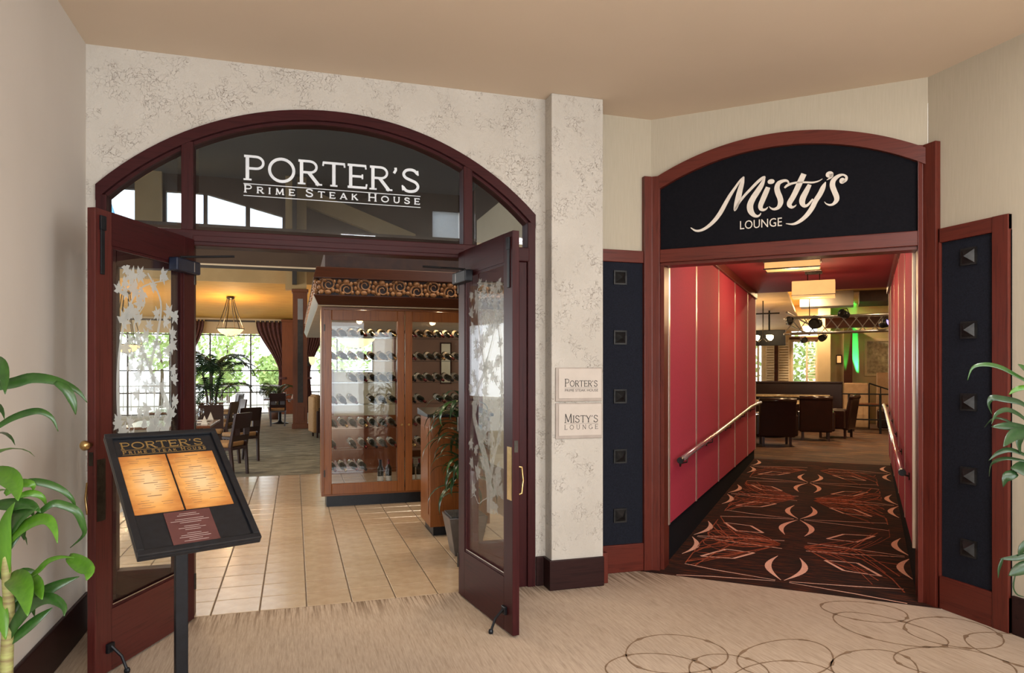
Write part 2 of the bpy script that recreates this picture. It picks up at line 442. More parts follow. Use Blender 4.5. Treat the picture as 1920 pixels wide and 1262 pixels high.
    def build(self, name, mat, parent=None, loc=(0, 0, 0), rot=(0, 0, 0), smooth=False, bevel=0., seg=2, mesh=None):
        if mesh is None:
            mesh = bpy.data.meshes.new(name)
            mesh.from_pydata(self.v, [], self.f); mesh.update()
            mesh.materials.append(MATS[mat])
            import bmesh
            bm = bmesh.new(); bm.from_mesh(mesh); bmesh.ops.recalc_face_normals(bm, faces=bm.faces); bm.to_mesh(mesh); bm.free()
            if smooth:
                for p in mesh.polygons: p.use_smooth = True
        o = bpy.data.objects.new(name, mesh); col.objects.link(o)
        o.location = loc; o.rotation_euler = rot
        if parent: o.parent = parent
        if bevel:
            bv = o.modifiers.new('bevel', 'BEVEL'); bv.width = bevel; bv.segments = seg; bv.limit_method = 'ANGLE'
        return o
def tag(o, label=None, cat=None, group=None, kind=None):
    if label: o['label'] = label
    if cat: o['category'] = cat
    if group: o['group'] = group
    if kind: o['kind'] = kind
    return o
def struct(o, label=None): return tag(o, label, None, None, 'structure')
def thing(name, label, cat, loc=(0, 0, 0), rotz=0., group=None, rot=None):
    o = bpy.data.objects.new(name, None); col.objects.link(o)
    o.empty_display_size = .1; o.location = loc; o.rotation_euler = rot if rot else (0, 0, rotz)
    return tag(o, label, cat, group)
def dup(root, loc, rotz=0., label=None, group=None, rot=None):
    r = root.copy(); col.objects.link(r); r.location = loc; r.rotation_euler = rot if rot else (0, 0, rotz)
    if label: r['label'] = label
    if group: r['group'] = group
    for ch in list(root.children):
        c = ch.copy(); col.objects.link(c); c.parent = r
        for g in ch.children:
            d = g.copy(); col.objects.link(d); d.parent = c
    return r
def arcpts(cx, cz, rad, x0, x1, n):
    return [(x0 + (x1 - x0) * i / n, cz + math.sqrt(max(rad * rad - (x0 + (x1 - x0) * i / n - cx) ** 2, 0))) for i in range(n + 1)]
def smooth_pts(P, k=6):
    """Catmull-Rom through (x, y, w) points"""
    out = []
    n = len(P)
    for i in range(n - 1):
        p0, p1, p2, p3 = P[max(i - 1, 0)], P[i], P[i + 1], P[min(i + 2, n - 1)]
        for j in range(k):
            t = j / k
            out.append(tuple(.5 * ((2 * b) + (-a + c) * t + (2 * a - 5 * b + 4 * c - d) * t * t + (-a + 3 * b - 3 * c + d) * t ** 3) for a, b, c, d in zip(p0, p1, p2, p3)))
    out.append(tuple(P[-1]))
    return out
def text_mb(s, size, frame, th, align='LEFT', spacing=1.0):
    """default-font text turned into mesh in the plane frame"""
    cu = bpy.data.curves.new('lettering', 'FONT'); cu.body = s; cu.size = size; cu.align_x = align
    cu.space_character = spacing; cu.resolution_u = 3
    ob = bpy.data.objects.new('lettering', cu); col.objects.link(ob)
    dg = bpy.context.evaluated_depsgraph_get(); dg.update()
    me = ob.evaluated_get(dg).to_mesh()
    O, ux, uy, nn = [Vector(q) for q in frame]
    mb = MB()
    vs = [O + ux * v.co.x + uy * v.co.y + nn * th for v in me.vertices]
    xs = [v.co.x for v in me.vertices]
    mb.add(vs, [tuple(p.vertices) for p in me.polygons])
    ob.evaluated_get(dg).to_mesh_clear()
    bpy.data.objects.remove(ob); bpy.data.curves.remove(cu)
    return mb

# serif capitals built from strokes (unit height)
def ar(cx, cy, rx, ry, a0, a1, n=10): return [(cx + rx * math.cos(R(a0 + (a1 - a0) * i / n)), cy + ry * math.sin(R(a0 + (a1 - a0) * i / n))) for i in range(n + 1)]
K, N = 1.0, .72     # thick, thin factors
def sm(p): return [(q[0], q[1]) for q in smooth_pts([(a, b, 0) for a, b in p], 5)]
GL = {
 'P': (.74, [([(.13, 0), (.13, 1)], K), ([(.02, .96), (.42, .96)] + ar(.42, .72, .25, .24, 90, -90) + [(.13, .48)], N), ([(.0, .03), (.27, .03)], .5)]),
 'R': (.80, [([(.13, 0), (.13, 1)], K), ([(.02, .96), (.42, .96)] + ar(.42, .73, .24, .23, 90, -90) + [(.13, .5)], N), ([(.38, .5), (.74, .0)], K), ([(.0, .03), (.27, .03)], .5), ([(.62, .03), (.86, .03)], .5)]),
 'O': (1.0, [(ar(.5, .5, .42, .455, 0, 362, 28), .86)]),
 'T': (.84, [([(.04, .96), (.8, .96)], N), ([(.42, 0), (.42, 1)], K), ([(.29, .03), (.55, .03)], .5), ([(.05, 1.0), (.03, .82)], .5), ([(.79, 1.0), (.81, .82)], .5)]),
 'E': (.76, [([(.13, 0), (.13, 1)], K), ([(.02, .96), (.68, .96)], N), ([(.13, .5), (.56, .5)], N), ([(.02, .04), (.70, .04)], N), ([(.67, 1.), (.69, .82)], .5), ([(.69, 0.), (.72, .2)], .5), ([(.56, .6), (.56, .4)], .5)]),
 'S': (.76, [(sm([(.64, .80), (.52, .93), (.37, .965), (.2, .92), (.11, .77), (.18, .62), (.38, .52), (.57, .43), (.66, .27), (.58, .1), (.38, .035), (.2, .07), (.08, .22)]), .86), ([(.64, .94), (.66, .74)], .5), ([(.08, .06), (.06, .28)], .5)]),
 "'": (.26, [([(.12, 1.0), (.13, .9), (.06, .76)], .8)]),
 'I': (.30, [([(.15, 0), (.15, 1)], K), ([(.03, .03), (.27, .03)], .5), ([(.03, .97), (.27, .97)], .5)]),
 'M': (1.0, [([(.13, 0), (.15, 1)], N), ([(.15, .98), (.49, .08)], K), ([(.49, .08), (.83, .98)], N), ([(.83, 1), (.87, 0)], K), ([(.0, .03), (.25, .03)], .5), ([(.75, .03), (1.0, .03)], .5)]),
 'K': (.82, [([(.13, 0), (.13, 1)], K), ([(.13, .42), (.66, .98)], N), ([(.32, .6), (.74, 0)], K), ([(.02, .03), (.26, .03)], .5), ([(.62, .03), (.84, .03)], .5)]),
 'A': (.88, [([(.08, 0), (.43, 1)], N), ([(.43, 1), (.80, 0)], K), ([(.2, .32), (.68, .32)], N), ([(.0, .03), (.2, .03)], .5), ([(.68, .03), (.92, .03)], .5)]),
 'H': (.90, [([(.14, 0), (.14, 1)], K), ([(.76, 0), (.76, 1)], K), ([(.14, .51), (.76, .51)], N), ([(.03, .03), (.26, .03)], .5), ([(.64, .03), (.88, .03)], .5), ([(.03, .97), (.26, .97)], .5), ([(.64, .97), (.88, .97)], .5)]),
 'U': (.88, [([(.14, 1), (.14, .36)] + ar(.44, .34, .30, .30, 180, 360) + [(.74, 1)], .86), ([(.02, .97), (.27, .97)], .5), ([(.62, .97), (.86, .97)], .5)]),
 'L': (.68, [([(.13, 0), (.13, 1)], K), ([(.02, .04), (.62, .04)], N), ([(.62, 0), (.65, .22)], .5), ([(.02, .97), (.25, .97)], .5)]),
 'N': (.92, [([(.13, 0), (.13, 1)], N), ([(.13, .98), (.77, .04)], K), ([(.77, 0), (.77, 1)], N), ([(.02, .03), (.25, .03)], .5), ([(.66, .97), (.89, .97)], .5)]),
 'G': (.96, [(ar(.5, .5, .42, .455, 48, 330, 22), .86), ([(.86, .42), (.86, .08)], K), ([(.66, .42), (.92, .42)], N)]),
 'Y': (.80, [([(.04, 1), (.4, .46)], K), ([(.76, 1), (.4, .46)], N), ([(.4, .5), (.4, 0)], K), ([(.28, .03), (.52, .03)], .5)]),
 ' ': (.55, []),
}
def serif_text(words, frame, th, width, cap, small=None, stroke=.115, track=.08):
    """words: list of strings; small: size factor for letters after the first of each word"""
    seq = []; x = 0.
    for wi, wd in enumerate(words):
        if wi: x += .55 * cap
        for i, ch in enumerate(wd):
            h = cap if (i == 0 or small is None) else cap * small
            seq.append((ch, x, h)); x += GL[ch][0] * h + track * cap
    tot = x - track * cap; k = width / tot
    out = []
    for ch, x0, h in seq:
        mb = MB()
        for si, (pts, wf) in enumerate(GL[ch][1]):
            mb.stroke([((x0 + p[0] * h) * k, p[1] * h) for p in pts], stroke * wf * cap * (1 if h == cap else .9), frame, th + .00012 * si)
        if GL[ch][1]: out.append(mb)
    return out
def letters(mbs, mat, parent, loc=(0, 0, 0), rot=(0, 0, 0)):
    for q in mbs: q.build('letter', mat, parent, loc, rot)

# ------------------------------------------------------------------ lobby shell
CZ = 3.625
LX, RX = -1.235, 4.178     # side walls
PY, QY = 4.933, 5.078      # restaurant front wall, recessed wall
M1 = HW(1.9307, 0)
# floor polygon: lobby up to the restaurant wall and the hall mouth
fp = [(LX - .1, -4), (RX + .1, -4), (RX + .1, 3.6), HW(2.05, -.11)[:2], HW(-.08, -.11)[:2], (2.6, 5.1), (1.75, 5.1), (1.75, PY + .02), (LX - .1, PY + .02)]
floor = struct(MB().prism(fp, 'z', -.05, 0).build('floor', 'lobby_carpet'), 'beige streaked lobby carpet with trailing vine rings')
ceil = struct(MB().box(LX - .2, RX + .4, -4.1, 5.6, CZ, CZ + .12).build('ceiling', 'ceiling_paint'), 'flat tan lobby ceiling')
struct(MB().box(LX - .14, LX, -4, PY, 0, CZ).build('wall_left', 'plaster'), 'smooth pinkish cream wall at the left')
struct(MB().box(RX, RX + .15, -.6, 3.775, 0, CZ).box(RX, RX + .15, -4, -3.3, 0, CZ).box(RX, RX + .15, -3.3, -.6, 0, .5).box(RX, RX + .15, -3.3, -.6, 3.0, CZ).build('wall_right', 'wallpaper'), 'cream papered wall at the right')  # unseen opening added for the side fill lamp
bw = MB().box(LX - .1, RX + .1, -4.15, -4.0, 0, .35).box(LX - .1, RX + .1, -4.15, -4.0, 3.2, CZ)
struct(bw.build('wall_back', 'plaster'), 'low wall and lintel of the glazed lobby end')
# restaurant front wall with arched opening
AX, AZ, AR = .2645, 1.344, 2.02
OX0, OX1, SP = -1.179, 1.708, 2.757
wm = MB()
wm.box(LX, OX0, PY, PY + .22, 0, CZ); wm.box(OX1, 1.80, PY, PY + .22, 0, CZ)
arc = arcpts(AX, AZ, AR, OX0, OX1, 48)
for (xa, za), (xb, zb) in zip(arc[:-1], arc[1:]):
    wm.hexa([(xa, PY, za), (xb, PY, zb), (xb, PY + .22, zb), (xa, PY + .22, za), (xa, PY, CZ), (xb, PY, CZ), (xb, PY + .22, CZ), (xa, PY + .22, CZ)])
struct(wm.build('wall_entrance', 'stucco'), 'cracked cream stucco wall around the arched steak house entrance')
pil = MB().box(1.79, 2.2, 4.797, 5.1, 0, CZ)
struct(pil.build('wall_pillar', 'stucco', bevel=.006), 'cream stucco pillar between the two entrances')
struct(MB().box(2.19, 2.752, QY, QY + .12, 0, CZ).build('wall_recess', 'wallpaper'), 'narrow cream wall above the left studded panel')
# lounge front wall (hall frame) with arched opening
HX, HR = .965, 1.987; HZ = 3.371 - HR
hm = MB()
harc = arcpts(HX, HZ, HR, 0, 1.9307, 36)
for (xa, za), (xb, zb) in zip(harc[:-1], harc[1:]):
    hm.hexa([(xa, 0, za - .05), (xb, 0, zb - .05), (xb, .12, zb - .05), (xa, .12, za - .05), (xa, 0, CZ), (xb, 0, CZ), (xb, .12, CZ), (xa, .12, CZ)])
H0 = (2.752, 5.078, 0)
struct(hm.build('wall_lounge_front', 'wallpaper', None, H0, (0, 0, HA)), 'cream wall above the arched lounge sign')
# baseboards
def bb(name, x0, x1, y0, y1, h=.225, lab=None):
    o = MB().box(x0, x1, y0, y1, 0, h).build(name, 'baseboard_wood', bevel=.008)
    return struct(o, lab)
bb('baseboard_left', LX, LX + .022, -4, PY - .01, .235, 'black baseboard along the left wall')
bb('baseboard_right', RX - .022, RX, -4, 3.17, .235, 'black baseboard along the right wall')
o = MB().prism([(1.712, PY + .0), (1.712, PY - .022), (1.768, PY - .022), (1.768, 4.775), (2.2, 4.775), (2.2, 4.797), (1.79, 4.797), (1.79, PY)], 'z', 0, .218).build('baseboard_pillar', 'baseboard_wood', bevel=.006)
struct(o, 'dark wooden baseboard wrapped around the stucco pillar')

# vine rings woven into the lobby carpet
vp = MB()
def vring(cx, cy, rx, ry, ang, a0=0, a1=360, w=.0075):
    pts = []; ws = []
    n = 56
    ca, sa = math.cos(R(ang)), math.sin(R(ang))
    for i in range(n + 1):
        a = R(a0 + (a1 - a0) * i / n)
        k = 1 + .03 * math.sin(3 * a + cx * 5)
        x, y = rx * k * math.cos(a), ry * k * math.sin(a)
        pts.append((cx + x * ca - y * sa, cy + x * sa + y * ca))
        bud = max(0, math.cos(i * 2 * math.pi / n * 4 + cx * 9)) ** 24
        ws.append(w * (1 + .35 * math.sin(i * 1.7)) + .026 * bud)
    vp.stroke(pts, ws, ((0, 0, .0005), (1, 0, 0), (0, 1, 0), (0, 0, 1)), .0012)
for a in [(2.06, 3.52, .30, .26, 15), (1.86, 3.36, .28, .2, -20), (2.62, 3.28, .33, .21, 20), (2.42, 3.02, .32, .24, 10), (2.98, 3.02, .30, .2, 30), (3.50, 3.46, .22, .33, 20),
          (3.62, 3.76, .26, .2, -35), (3.85, 3.30, .28, .25, 15), (3.98, 2.95, .26, .3, 0), (3.45, 2.95, .3, .22, -20), (2.2, 3.22, .24, .2, 40), (3.2, 2.6, .33, .25, 0), (2.6, 2.5, .3, .24, 30), (1.9, 2.6, .32, .2, 0), (3.75, 2.3, .3, .3, 0)]:
    vring(*a)
tag(vp.build('vine_pattern', 'inlay_brown', floor), 'trailing brown vine rings with leaf buds')

# ------------------------------------------------------------------ steak house entrance frame
fr = tag(thing('trim_1', None, None), 'dark mahogany arched entrance frame with glazed transom and silver lettering', None, None, 'structure')
FY0, FY1 = 4.912, 5.05
def ring(mb, x0, x1, cx, cz, r0, r1, y0, y1, n=40):
    A = arcpts(cx, cz, r1, x0, x1, n); B = arcpts(cx, cz, r0, x0, x1, n)
    for i in range(n):
        (xa, za), (xb, zb) = A[i], A[i + 1]; (ua, wa), (ub, wb) = B[i], B[i + 1]
        mb.hexa([(ua, y0, wa), (ub, y0, wb), (ub, y1, wb), (ua, y1, wa), (xa, y0, za), (xb, y0, zb), (xb, y1, zb), (xa, y1, za)])
    return mb
RI = AR - .068
ring(MB(), OX0, OX1, AX, AZ, RI, AR - .001, FY0, FY1).build('arch_frame', 'frame_wood_x', fr)
ring(MB(), OX0 + .05, OX1 - .05, AX, AZ, RI - .022, RI - .001, FY0 + .03, FY1 - .01).build('arch_bead', 'frame_wood_x', fr)
zj = SP - .02
for x0, x1 in ((OX0 + .001, OX0 + .062), (OX1 - .062, OX1 - .001)):
    MB().box(x0, x1, FY0 + .001, FY1, 0, SP - .06).build('jamb', 'frame_wood', fr, bevel=.004)
for x0, x1 in ((-.694, -.622), (1.160, 1.227)):
    zt = AZ + math.sqrt((RI + .01) ** 2 - ((x0 + x1) / 2 - AX) ** 2)
    MB().box(x0, x1, FY0 + .004, FY1, 0, zt).build('mullion', 'frame_wood', fr, bevel=.005)
MB().box(OX0 + .05, OX1 - .05, FY0 - .004, FY1, 2.405, 2.508).build('header', 'frame_wood_x', fr, bevel=.006)
MB().box(-.622, 1.16, FY0 - .012, FY0 - .004, 2.430, 2.470).build('header_moulding', 'frame_wood_x', fr, bevel=.003)
def transom(x0, x1, z0, inset):
    r = RI - .022 - inset
    a = arcpts(AX, AZ, r, x0 + inset, x1 - inset, 26)
    return [(x0 + inset, z0 + inset)] + [p for p in a if p[1] > z0 + inset] + [(x1 - inset, z0 + inset)]
for i, (x0, x1) in enumerate(((OX0 + .062, -.694), (-.622, 1.160), (1.227, OX1 - .062))):
    inner = transom(x0, x1, 2.508, .028); outer = transom(x0, x1, 2.508, .0)
    pane = MB().prism(inner, 'y', 4.958, 4.964).build('glass_pane', 'tinted_glass', fr)
    bv = MB(); n = len(inner)
    bv.add([(u, 4.958, q) for u, q in inner] + [(u, 4.970, q) for u, q in outer], [(k, (k + 1) % n, (k + 1) % n + n, k + n) for k in range(n)])
    bv.build('bevelled_edge', 'bevel_glass', pane)
# lettering on the middle pane
fw = ((-.322, 4.957, 2.862), (1, 0, 0), (0, 0, 1), (0, -1, 0))
letters(serif_text(["PORTER'S"], fw, .004, 1.178, .165, None, .135, .06), 'letter_silver', fr)
fw = ((-.320, 4.957, 2.780), (1, 0, 0), (0, 0, 1), (0, -1, 0))
letters(serif_text(["PRIME", "STEAK", "HOUSE"], fw, .004, 1.172, .052, .80, .19, .42), 'letter_silver', fr)
for z in (2.836, 2.757):
    MB().box(-.322, .855, 4.953, 4.957, z, z + .0045).build('lettering_rule', 'letter_silver', fr)
# sidelights
for x0, x1, sl in ((OX0 + .062, -.694, 0), (1.227, OX1 - .062, 1)):
    s = MB()
    MB().box(x0, x0 + .05, FY0 + .02, FY1 - .02, 0, 2.405).build('sidelight_stile', 'frame_wood', fr, bevel=.004)
    MB().box(x1 - .062, x1, FY0 + .02, FY1 - .02, 0, 2.405).build('sidelight_stile', 'frame_wood', fr, bevel=.004)
    MB().box(x0 + .05, x1 - .062, FY0 + .022, FY1 - .022, 2.25, 2.405).build('sidelight_rail', 'frame_wood_x', fr, bevel=.004)
    MB().box(x0 + .05, x1 - .062, FY0 + .022, FY1 - .022, 0, .34).build('sidelight_rail', 'frame_wood_x', fr, bevel=.004)
    MB().box(x0 + .05, x1 - .062, 4.965, 4.971, .34, 2.25).build('sidelight_pane', 'clear_glass', fr)

# ------------------------------------------------------------------ door leaves with etched vine glass
def leafpoly(cx, cz, s, rot, kind=0):
    spec = [(90, 1.05), (76, .66), (66, .70), (56, .46), (42, .74), (34, 1.0), (24, .66), (8, .44), (-16, .84), (-34, .58), (-60, .46), (-84, .26), (-90, .08), (-96, .26), (-120, .46), (-146, .58), (-164, .84), (172, .44), (156, .66), (146, 1.0), (138, .74), (124, .46), (114, .70), (104, .66)]
    return [(cx + s * r * math.cos(R(a + rot)), cz + s * r * math.sin(R(a + rot))) for a, r in spec]
def etched_vine(W, Hh, seed, y, th):
    rnd = random.Random(seed); mb = MB()
    def lf(x, z, s, rot):
        P = leafpoly(x, z, s, rot)
        P = [(min(max(a, .004), W - .004), min(max(b_, .004), Hh - .004)) for a, b_ in P]
        mb.prism(P, 'y', y, y + th)
    F = ((0, y, 0), (1, 0, 0), (0, 0, 1), (0, 1 if th > 0 else -1, 0))
    a = abs(th)
    def vine(P): q = smooth_pts(P, 6); mb.stroke([(p[0], p[1]) for p in q], [p[2] for p in q], F, a)
    vine([(.62 * W, 0, .10), (.60 * W, .10 * Hh, .085), (.50 * W, .22 * Hh, .075), (.30 * W, .32 * Hh, .06), (.16 * W, .42 * Hh, .045), (.28 * W, .52 * Hh, .035), (.46 * W, .60 * Hh, .028), (.36 * W, .72 * Hh, .02), (.30 * W, .86 * Hh, .014), (.5 * W, .96 * Hh, .01)])
    vine([(.60 * W, .12 * Hh, .05), (.72 * W, .24 * Hh, .035), (.86 * W, .34 * Hh, .026), (.92 * W, .5 * Hh, .022), (.90 * W, .66 * Hh, .018), (.8 * W, .8 * Hh, .013), (.6 * W, .9 * Hh, .009), (.2 * W, .95 * Hh, .006)])
    vine([(.46 * W, .60 * Hh, .016), (.6 * W, .68 * Hh, .012), (.7 * W, .76 * Hh, .008), (.55 * W, .84 * Hh, .005)])
    vine([(.08 * W, .03 * Hh, .004), (.2 * W, .05 * Hh, .005), (.3 * W, .02 * Hh, .005), (.42 * W, .04 * Hh, .006), (.55 * W, .06 * Hh, .012)])
    spots = []
    tries = 0
    while len(spots) < 74 and tries < 3000:
        tries += 1
        x, z = rnd.uniform(.06, .94) * W, rnd.uniform(.02, .97) * Hh
        dens = .25 + .75 * (z / Hh) if abs(x - .5 * W) < .3 * W else .8
        if rnd.random() > dens: continue
        if all((x - p) ** 2 + (z - q) ** 2 > .050 ** 2 for p, q in spots): spots.append((x, z))
    for x, z in spots: lf(x, z, rnd.uniform(.042, .072), rnd.uniform(0, 360))
    for k in range(46):     # grape cluster
        gx = .42 * W + rnd.gauss(0, .055); gz = .36 * Hh + rnd.gauss(0, .06)
        mb.prism([(gx + .017 * math.cos(R(i * 45)), gz + .017 * math.sin(R(i * 45))) for i in range(8)], 'y', y, y + th * 1.3)
    return mb
def door_leaf(name, label, hinge, ang, sg, seed, right):
    """hinge at origin, leaf along +x; the face seen from the lobby is y = 0, thickness towards sg*y"""
    d = tag(thing(name, None, None, (hinge[0], hinge[1], 0), ang), label, None, None, 'structure')
    W, T, Z0, Z1 = .90, .045, .012, 2.440
    def B(x0, x1, y0, y1, z0, z1): return MB().box(x0, x1, min(y0 * sg, y1 * sg), max(y0 * sg, y1 * sg), z0, z1)
    B(0, .115, 0, T, Z0, Z1).build('stile', 'frame_wood', d, bevel=.003)
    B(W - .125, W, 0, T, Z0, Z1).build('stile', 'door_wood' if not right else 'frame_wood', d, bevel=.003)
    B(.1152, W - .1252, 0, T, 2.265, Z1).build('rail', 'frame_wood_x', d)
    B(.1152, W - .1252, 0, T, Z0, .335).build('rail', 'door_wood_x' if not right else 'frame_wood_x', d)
    gx0, gx1, gz0, gz1 = .115, W - .125, .335, 2.265
    for (a, b_, c, e) in ((gx0, gx1, gz0, gz0 + .016), (gx0, gx1, gz1 - .016, gz1), (gx0, gx0 + .016, gz0 + .016, gz1 - .016), (gx1 - .016, gx1, gz0 + .016, gz1 - .016)):
        B(a, b_, .006, .016, c, e).build('glazing_bead', 'frame_wood', d)
    B(gx0 + .002, gx1 - .002, .007, .0065, gz0 + .0165, gz0 + .022).build('glazing_seal', 'steel', d)
    g = B(gx0, gx1, .020, .026, gz0, gz1).build('glass_pane', 'clear_glass', d)
    ev = etched_vine(gx1 - gx0 - .05, 1.55, seed, 0, .0016 * -sg)
    e = ev.build('etched_vine', 'etch_unlit' if right else 'etch_frost', g, (gx0 + .025, .0195 * sg, gz0 + .34))
    # closer body and arm at the hinge end of the top rail
    cb = B(.03, .28, -.062, -.001, 2.205, 2.285).build('door_closer', 'closer_blue' if not right else 'black_metal', d, bevel=.008)
    B(.10, .104, -.0635, -.0615, 2.215, 2.275).build('closer_seam', 'steel', cb)
    a0, a1 = (.20, -.03 * sg, 2.295), (-.02, -.26 * sg, 2.33)
    MB().tube([(.20, -.03 * sg, 2.285), a0, ((a0[0] + a1[0]) / 2 - .05, (a0[1] + a1[1]) / 2, 2.32), a1], .008, 6).build('closer_arm', 'black_metal', cb)
    # flush bolt / strap near the free edge, on the visible face
    B(W - .062, W - .034, -.009, -.0005, 2.10, 2.40).build('flush_bolt', 'black_metal', d, bevel=.003)
    B(W - .068, W - .028, -.014, -.0005, 2.33, 2.405).build('bolt_guide', 'black_metal', d, bevel=.003)
    # lock edge plate, strike, pull handle
    MB().box(W - .0005, W + .002, min(.010 * sg, .035 * sg), max(.010 * sg, .035 * sg), 1.11, 1.18).build('lock_plate', 'bronze', d)
    B(W - .075, W - .012, -.002, -.0003, .82, 1.14).build('push_plate', 'brass' if right else 'bronze', d)
    h = MB().tube([(W - .06, sg * T, 1.02), (W - .06, sg * (T + .045), 1.01), (W - .06, sg * (T + .055), .93), (W - .06, sg * (T + .045), .85), (W - .06, sg * T, .84)], .007, 8)
    h.build('pull_handle', 'brass', d, smooth=True)
    if not right:
        MB().lathe([(.012, 0), (.012, .025), (.024, .035), (.026, .05), (.016, .062), (.002, .066)], (0, 0, 0), 14).build('door_knob', 'brass', d, (W + .001, sg * T * .5, 1.22), (0, R(90), 0), smooth=True)
    # kick-down stop
    ks = MB(); ks.box(W - .125, W - .075, min(-.02 * sg, 0), max(-.02 * sg, 0), .115, .165)
    k = ks.build('kick_stop', 'black_metal', d, bevel=.004)
    MB().tube([(W - .10, -.015 * sg, .15), (W - .12, -.06 * sg, .09), (W - .125, -.085 * sg, .02)], [.008, .008, .008], 7).build('stop_arm', 'black_metal', k)
    MB().lathe([(.014, 0), (.016, .012), (.012, .024)], (W - .125, -.087 * sg, .002), 10).build('rubber_foot', 'black_metal', k)
    for z in (.25, 1.22, 2.2):
        MB().cyl((-.004, 0, z - .05), (-.004, 0, z + .05), .009, 8).build('hinge_knuckle', 'bronze', d)
    return d
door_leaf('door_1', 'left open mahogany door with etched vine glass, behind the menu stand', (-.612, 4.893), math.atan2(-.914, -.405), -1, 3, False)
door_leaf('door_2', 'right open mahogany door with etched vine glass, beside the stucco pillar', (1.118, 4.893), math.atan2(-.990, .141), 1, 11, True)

# ------------------------------------------------------------------ plaques on the pillar
def plaque(label, z0, z1, x0=1.817, x1=2.187):
    t = thing('wall_plaque', label, 'sign', (x0, 4.797, z0))
    W, Hh = x1 - x0, z1 - z0
    MB().box(0, W, -.012, 0, 0, Hh).build('backing', 'plaque_edge', t, bevel=.004)
    MB().box(.022, W - .008, -.017, -.012, .022, Hh - .008).build('face', 'plaque_stone', t, bevel=.002)
    return t
p1 = plaque('upper cream plaque on the stucco pillar reading PORTER\'S PRIME STEAK HOUSE', 1.374, 1.622)
letters(serif_text(["PORTER'S"], ((.068, -.0171, .108), (1, 0, 0), (0, 0, 1), (0, -1, 0)), .001, .262, .058, .78, .10, .06), 'ink', p1)
text_mb('PRIME STEAK HOUSE', .027, ((.068, -.0171, .072), (1.06, 0, 0), (0, 0, 1), (0, -1, 0)), .0008).build('small_lettering', 'ink', p1)
MB().box(.068, .33, -.0182, -.0171, .099, .1005).build('rule', 'ink', p1)
p2 = plaque('lower cream plaque on the stucco pillar reading MISTY\'S LOUNGE', 1.100, 1.362)
letters(serif_text(["MISTY'S"], ((.066, -.0171, .118), (1, 0, 0), (0, 0, 1), (0, -1, 0)), .001, .268, .066, .80, .10, .06), 'ink', p2)
letters(serif_text(["LOUNGE"], ((.066, -.0171, .068), (1, 0, 0), (0, 0, 1), (0, -1, 0)), .001, .268, .034, None, .10, .55), 'ink', p2)
MB().box(.066, .334, -.0182, -.0171, .110, .1115).build('rule', 'ink', p2)

# ------------------------------------------------------------------ studded panels either side of the lounge entrance
def stud():
    mb = MB(); s = .056
    mb.box(-s, s, 0, .012, -s, s)
    q = .044
    mb.add([(-q, .012, -q), (q, .012, -q), (q, .012, q), (-q, .012, q), (0, .052, 0)], [(0, 1, 4), (1, 2, 4), (2, 3, 4), (3, 0, 4)])
    return mb
stud_mesh = None
def studded(label, loc, rotz, W):
    """panel in local x 0..W, y = 0 against the wall, -y faces out"""
    global stud_mesh
    t = thing('studded_panel', label, 'wall panel', loc, rotz)
    MB().box(.0, W, -.012, 0, .22, 2.46).build('fabric_panel', 'black_fabric', t)
    MB().box(.0, W, -.03, 0, 2.461, 2.557).build('top_rail', 'mahogany_x', t, bevel=.004)
    MB().box(.0, W, -.03, 0, .0, .219).build('bottom_rail', 'mahogany_x', t, bevel=.004)
    return t
def add_studs(t, x):
    global stud_mesh
    for z in (2.338, 1.863, 1.396, .921, .451):
        if stud_mesh is None:
            o = stud().build('stud', 'stud_iron', t, (x, -.012, z), (0, 0, math.pi)); stud_mesh = o.data
        else:
            MB().build('stud', None, t, (x, -.012, z), (0, 0, math.pi), mesh=stud_mesh)
sp1 = studded('black fabric panel with five iron studs beside the stucco pillar', (2.205, QY, 0), 0, .465)
add_studs(sp1, .262)
MB().box(-.004, .05, -.25, -.03, .0, .228).build('corner_block', 'mahogany', sp1, bevel=.004)
sp2 = studded('black fabric panel with five iron studs behind the right-hand plant', (RX, 3.67, 0), -R(90), .49)
add_studs(sp2, .217)
MB().box(.385, .49, -.034, 0, .0, 2.557).build('side_stile', 'mahogany', sp2, bevel=.004)
MB().box(.0, .015, -.03, 0, .0, 2.557).build('side_stile', 'mahogany', sp2, bevel=.003)

# ------------------------------------------------------------------ lounge entrance frame and sign
lf = tag(thing('trim_2', None, None, H0, HA), 'reddish mahogany arched frame around the lounge entrance', None, None, 'structure')
ring(MB(), -.004, 1.934, HX, HZ, HR - .098, HR, -.04, .10, 36).build('arch_frame', 'mahogany_x', lf)
def post(poly, name='post'):
    o = MB().prism(poly, 'z', 0, 3.155).build(name, 'mahogany', lf, bevel=.004); return o
# posts wrap the wall corners: polygons in the hall frame
ca, sa = math.cos(-HA), math.sin(-HA)
def to_h(x, y):   # world -> hall frame
    dx, dy = x - 2.752, y - 5.078
    return (dx * .73601 + dy * -.67697, dx * .67697 + dy * .73601)
post([to_h(2.668, QY), to_h(2.668, QY - .045), to_h(2.735, QY - .045), (.078, -.04), (.078, .16), (.0, .16), (0, 0.02)])
post([(1.868, -.04), to_h(RX - .045, 3.775), to_h(RX - .045, 3.675), to_h(RX, 3.675), to_h(RX, 3.775), (1.94, .16), (1.868, .16)])
MB().box(.078, 1.868, -.036, .14, 2.462, 2.566).build('header', 'mahogany_x', lf, bevel=.005)
MB().box(.079, 1.867, -.010, .14, 2.440, 2.4615).build('header_stop', 'mahogany_x', lf)
sg_ = thing('arched_sign', 'black arched sign panel reading Misty\'s Lounge over the hall entrance', 'sign', HW(0, 0), HA)
inner = [(.079, 2.567)] + [p for p in arcpts(HX, HZ, HR - .10, .079, 1.867, 30)] + [(1.867, 2.567)]
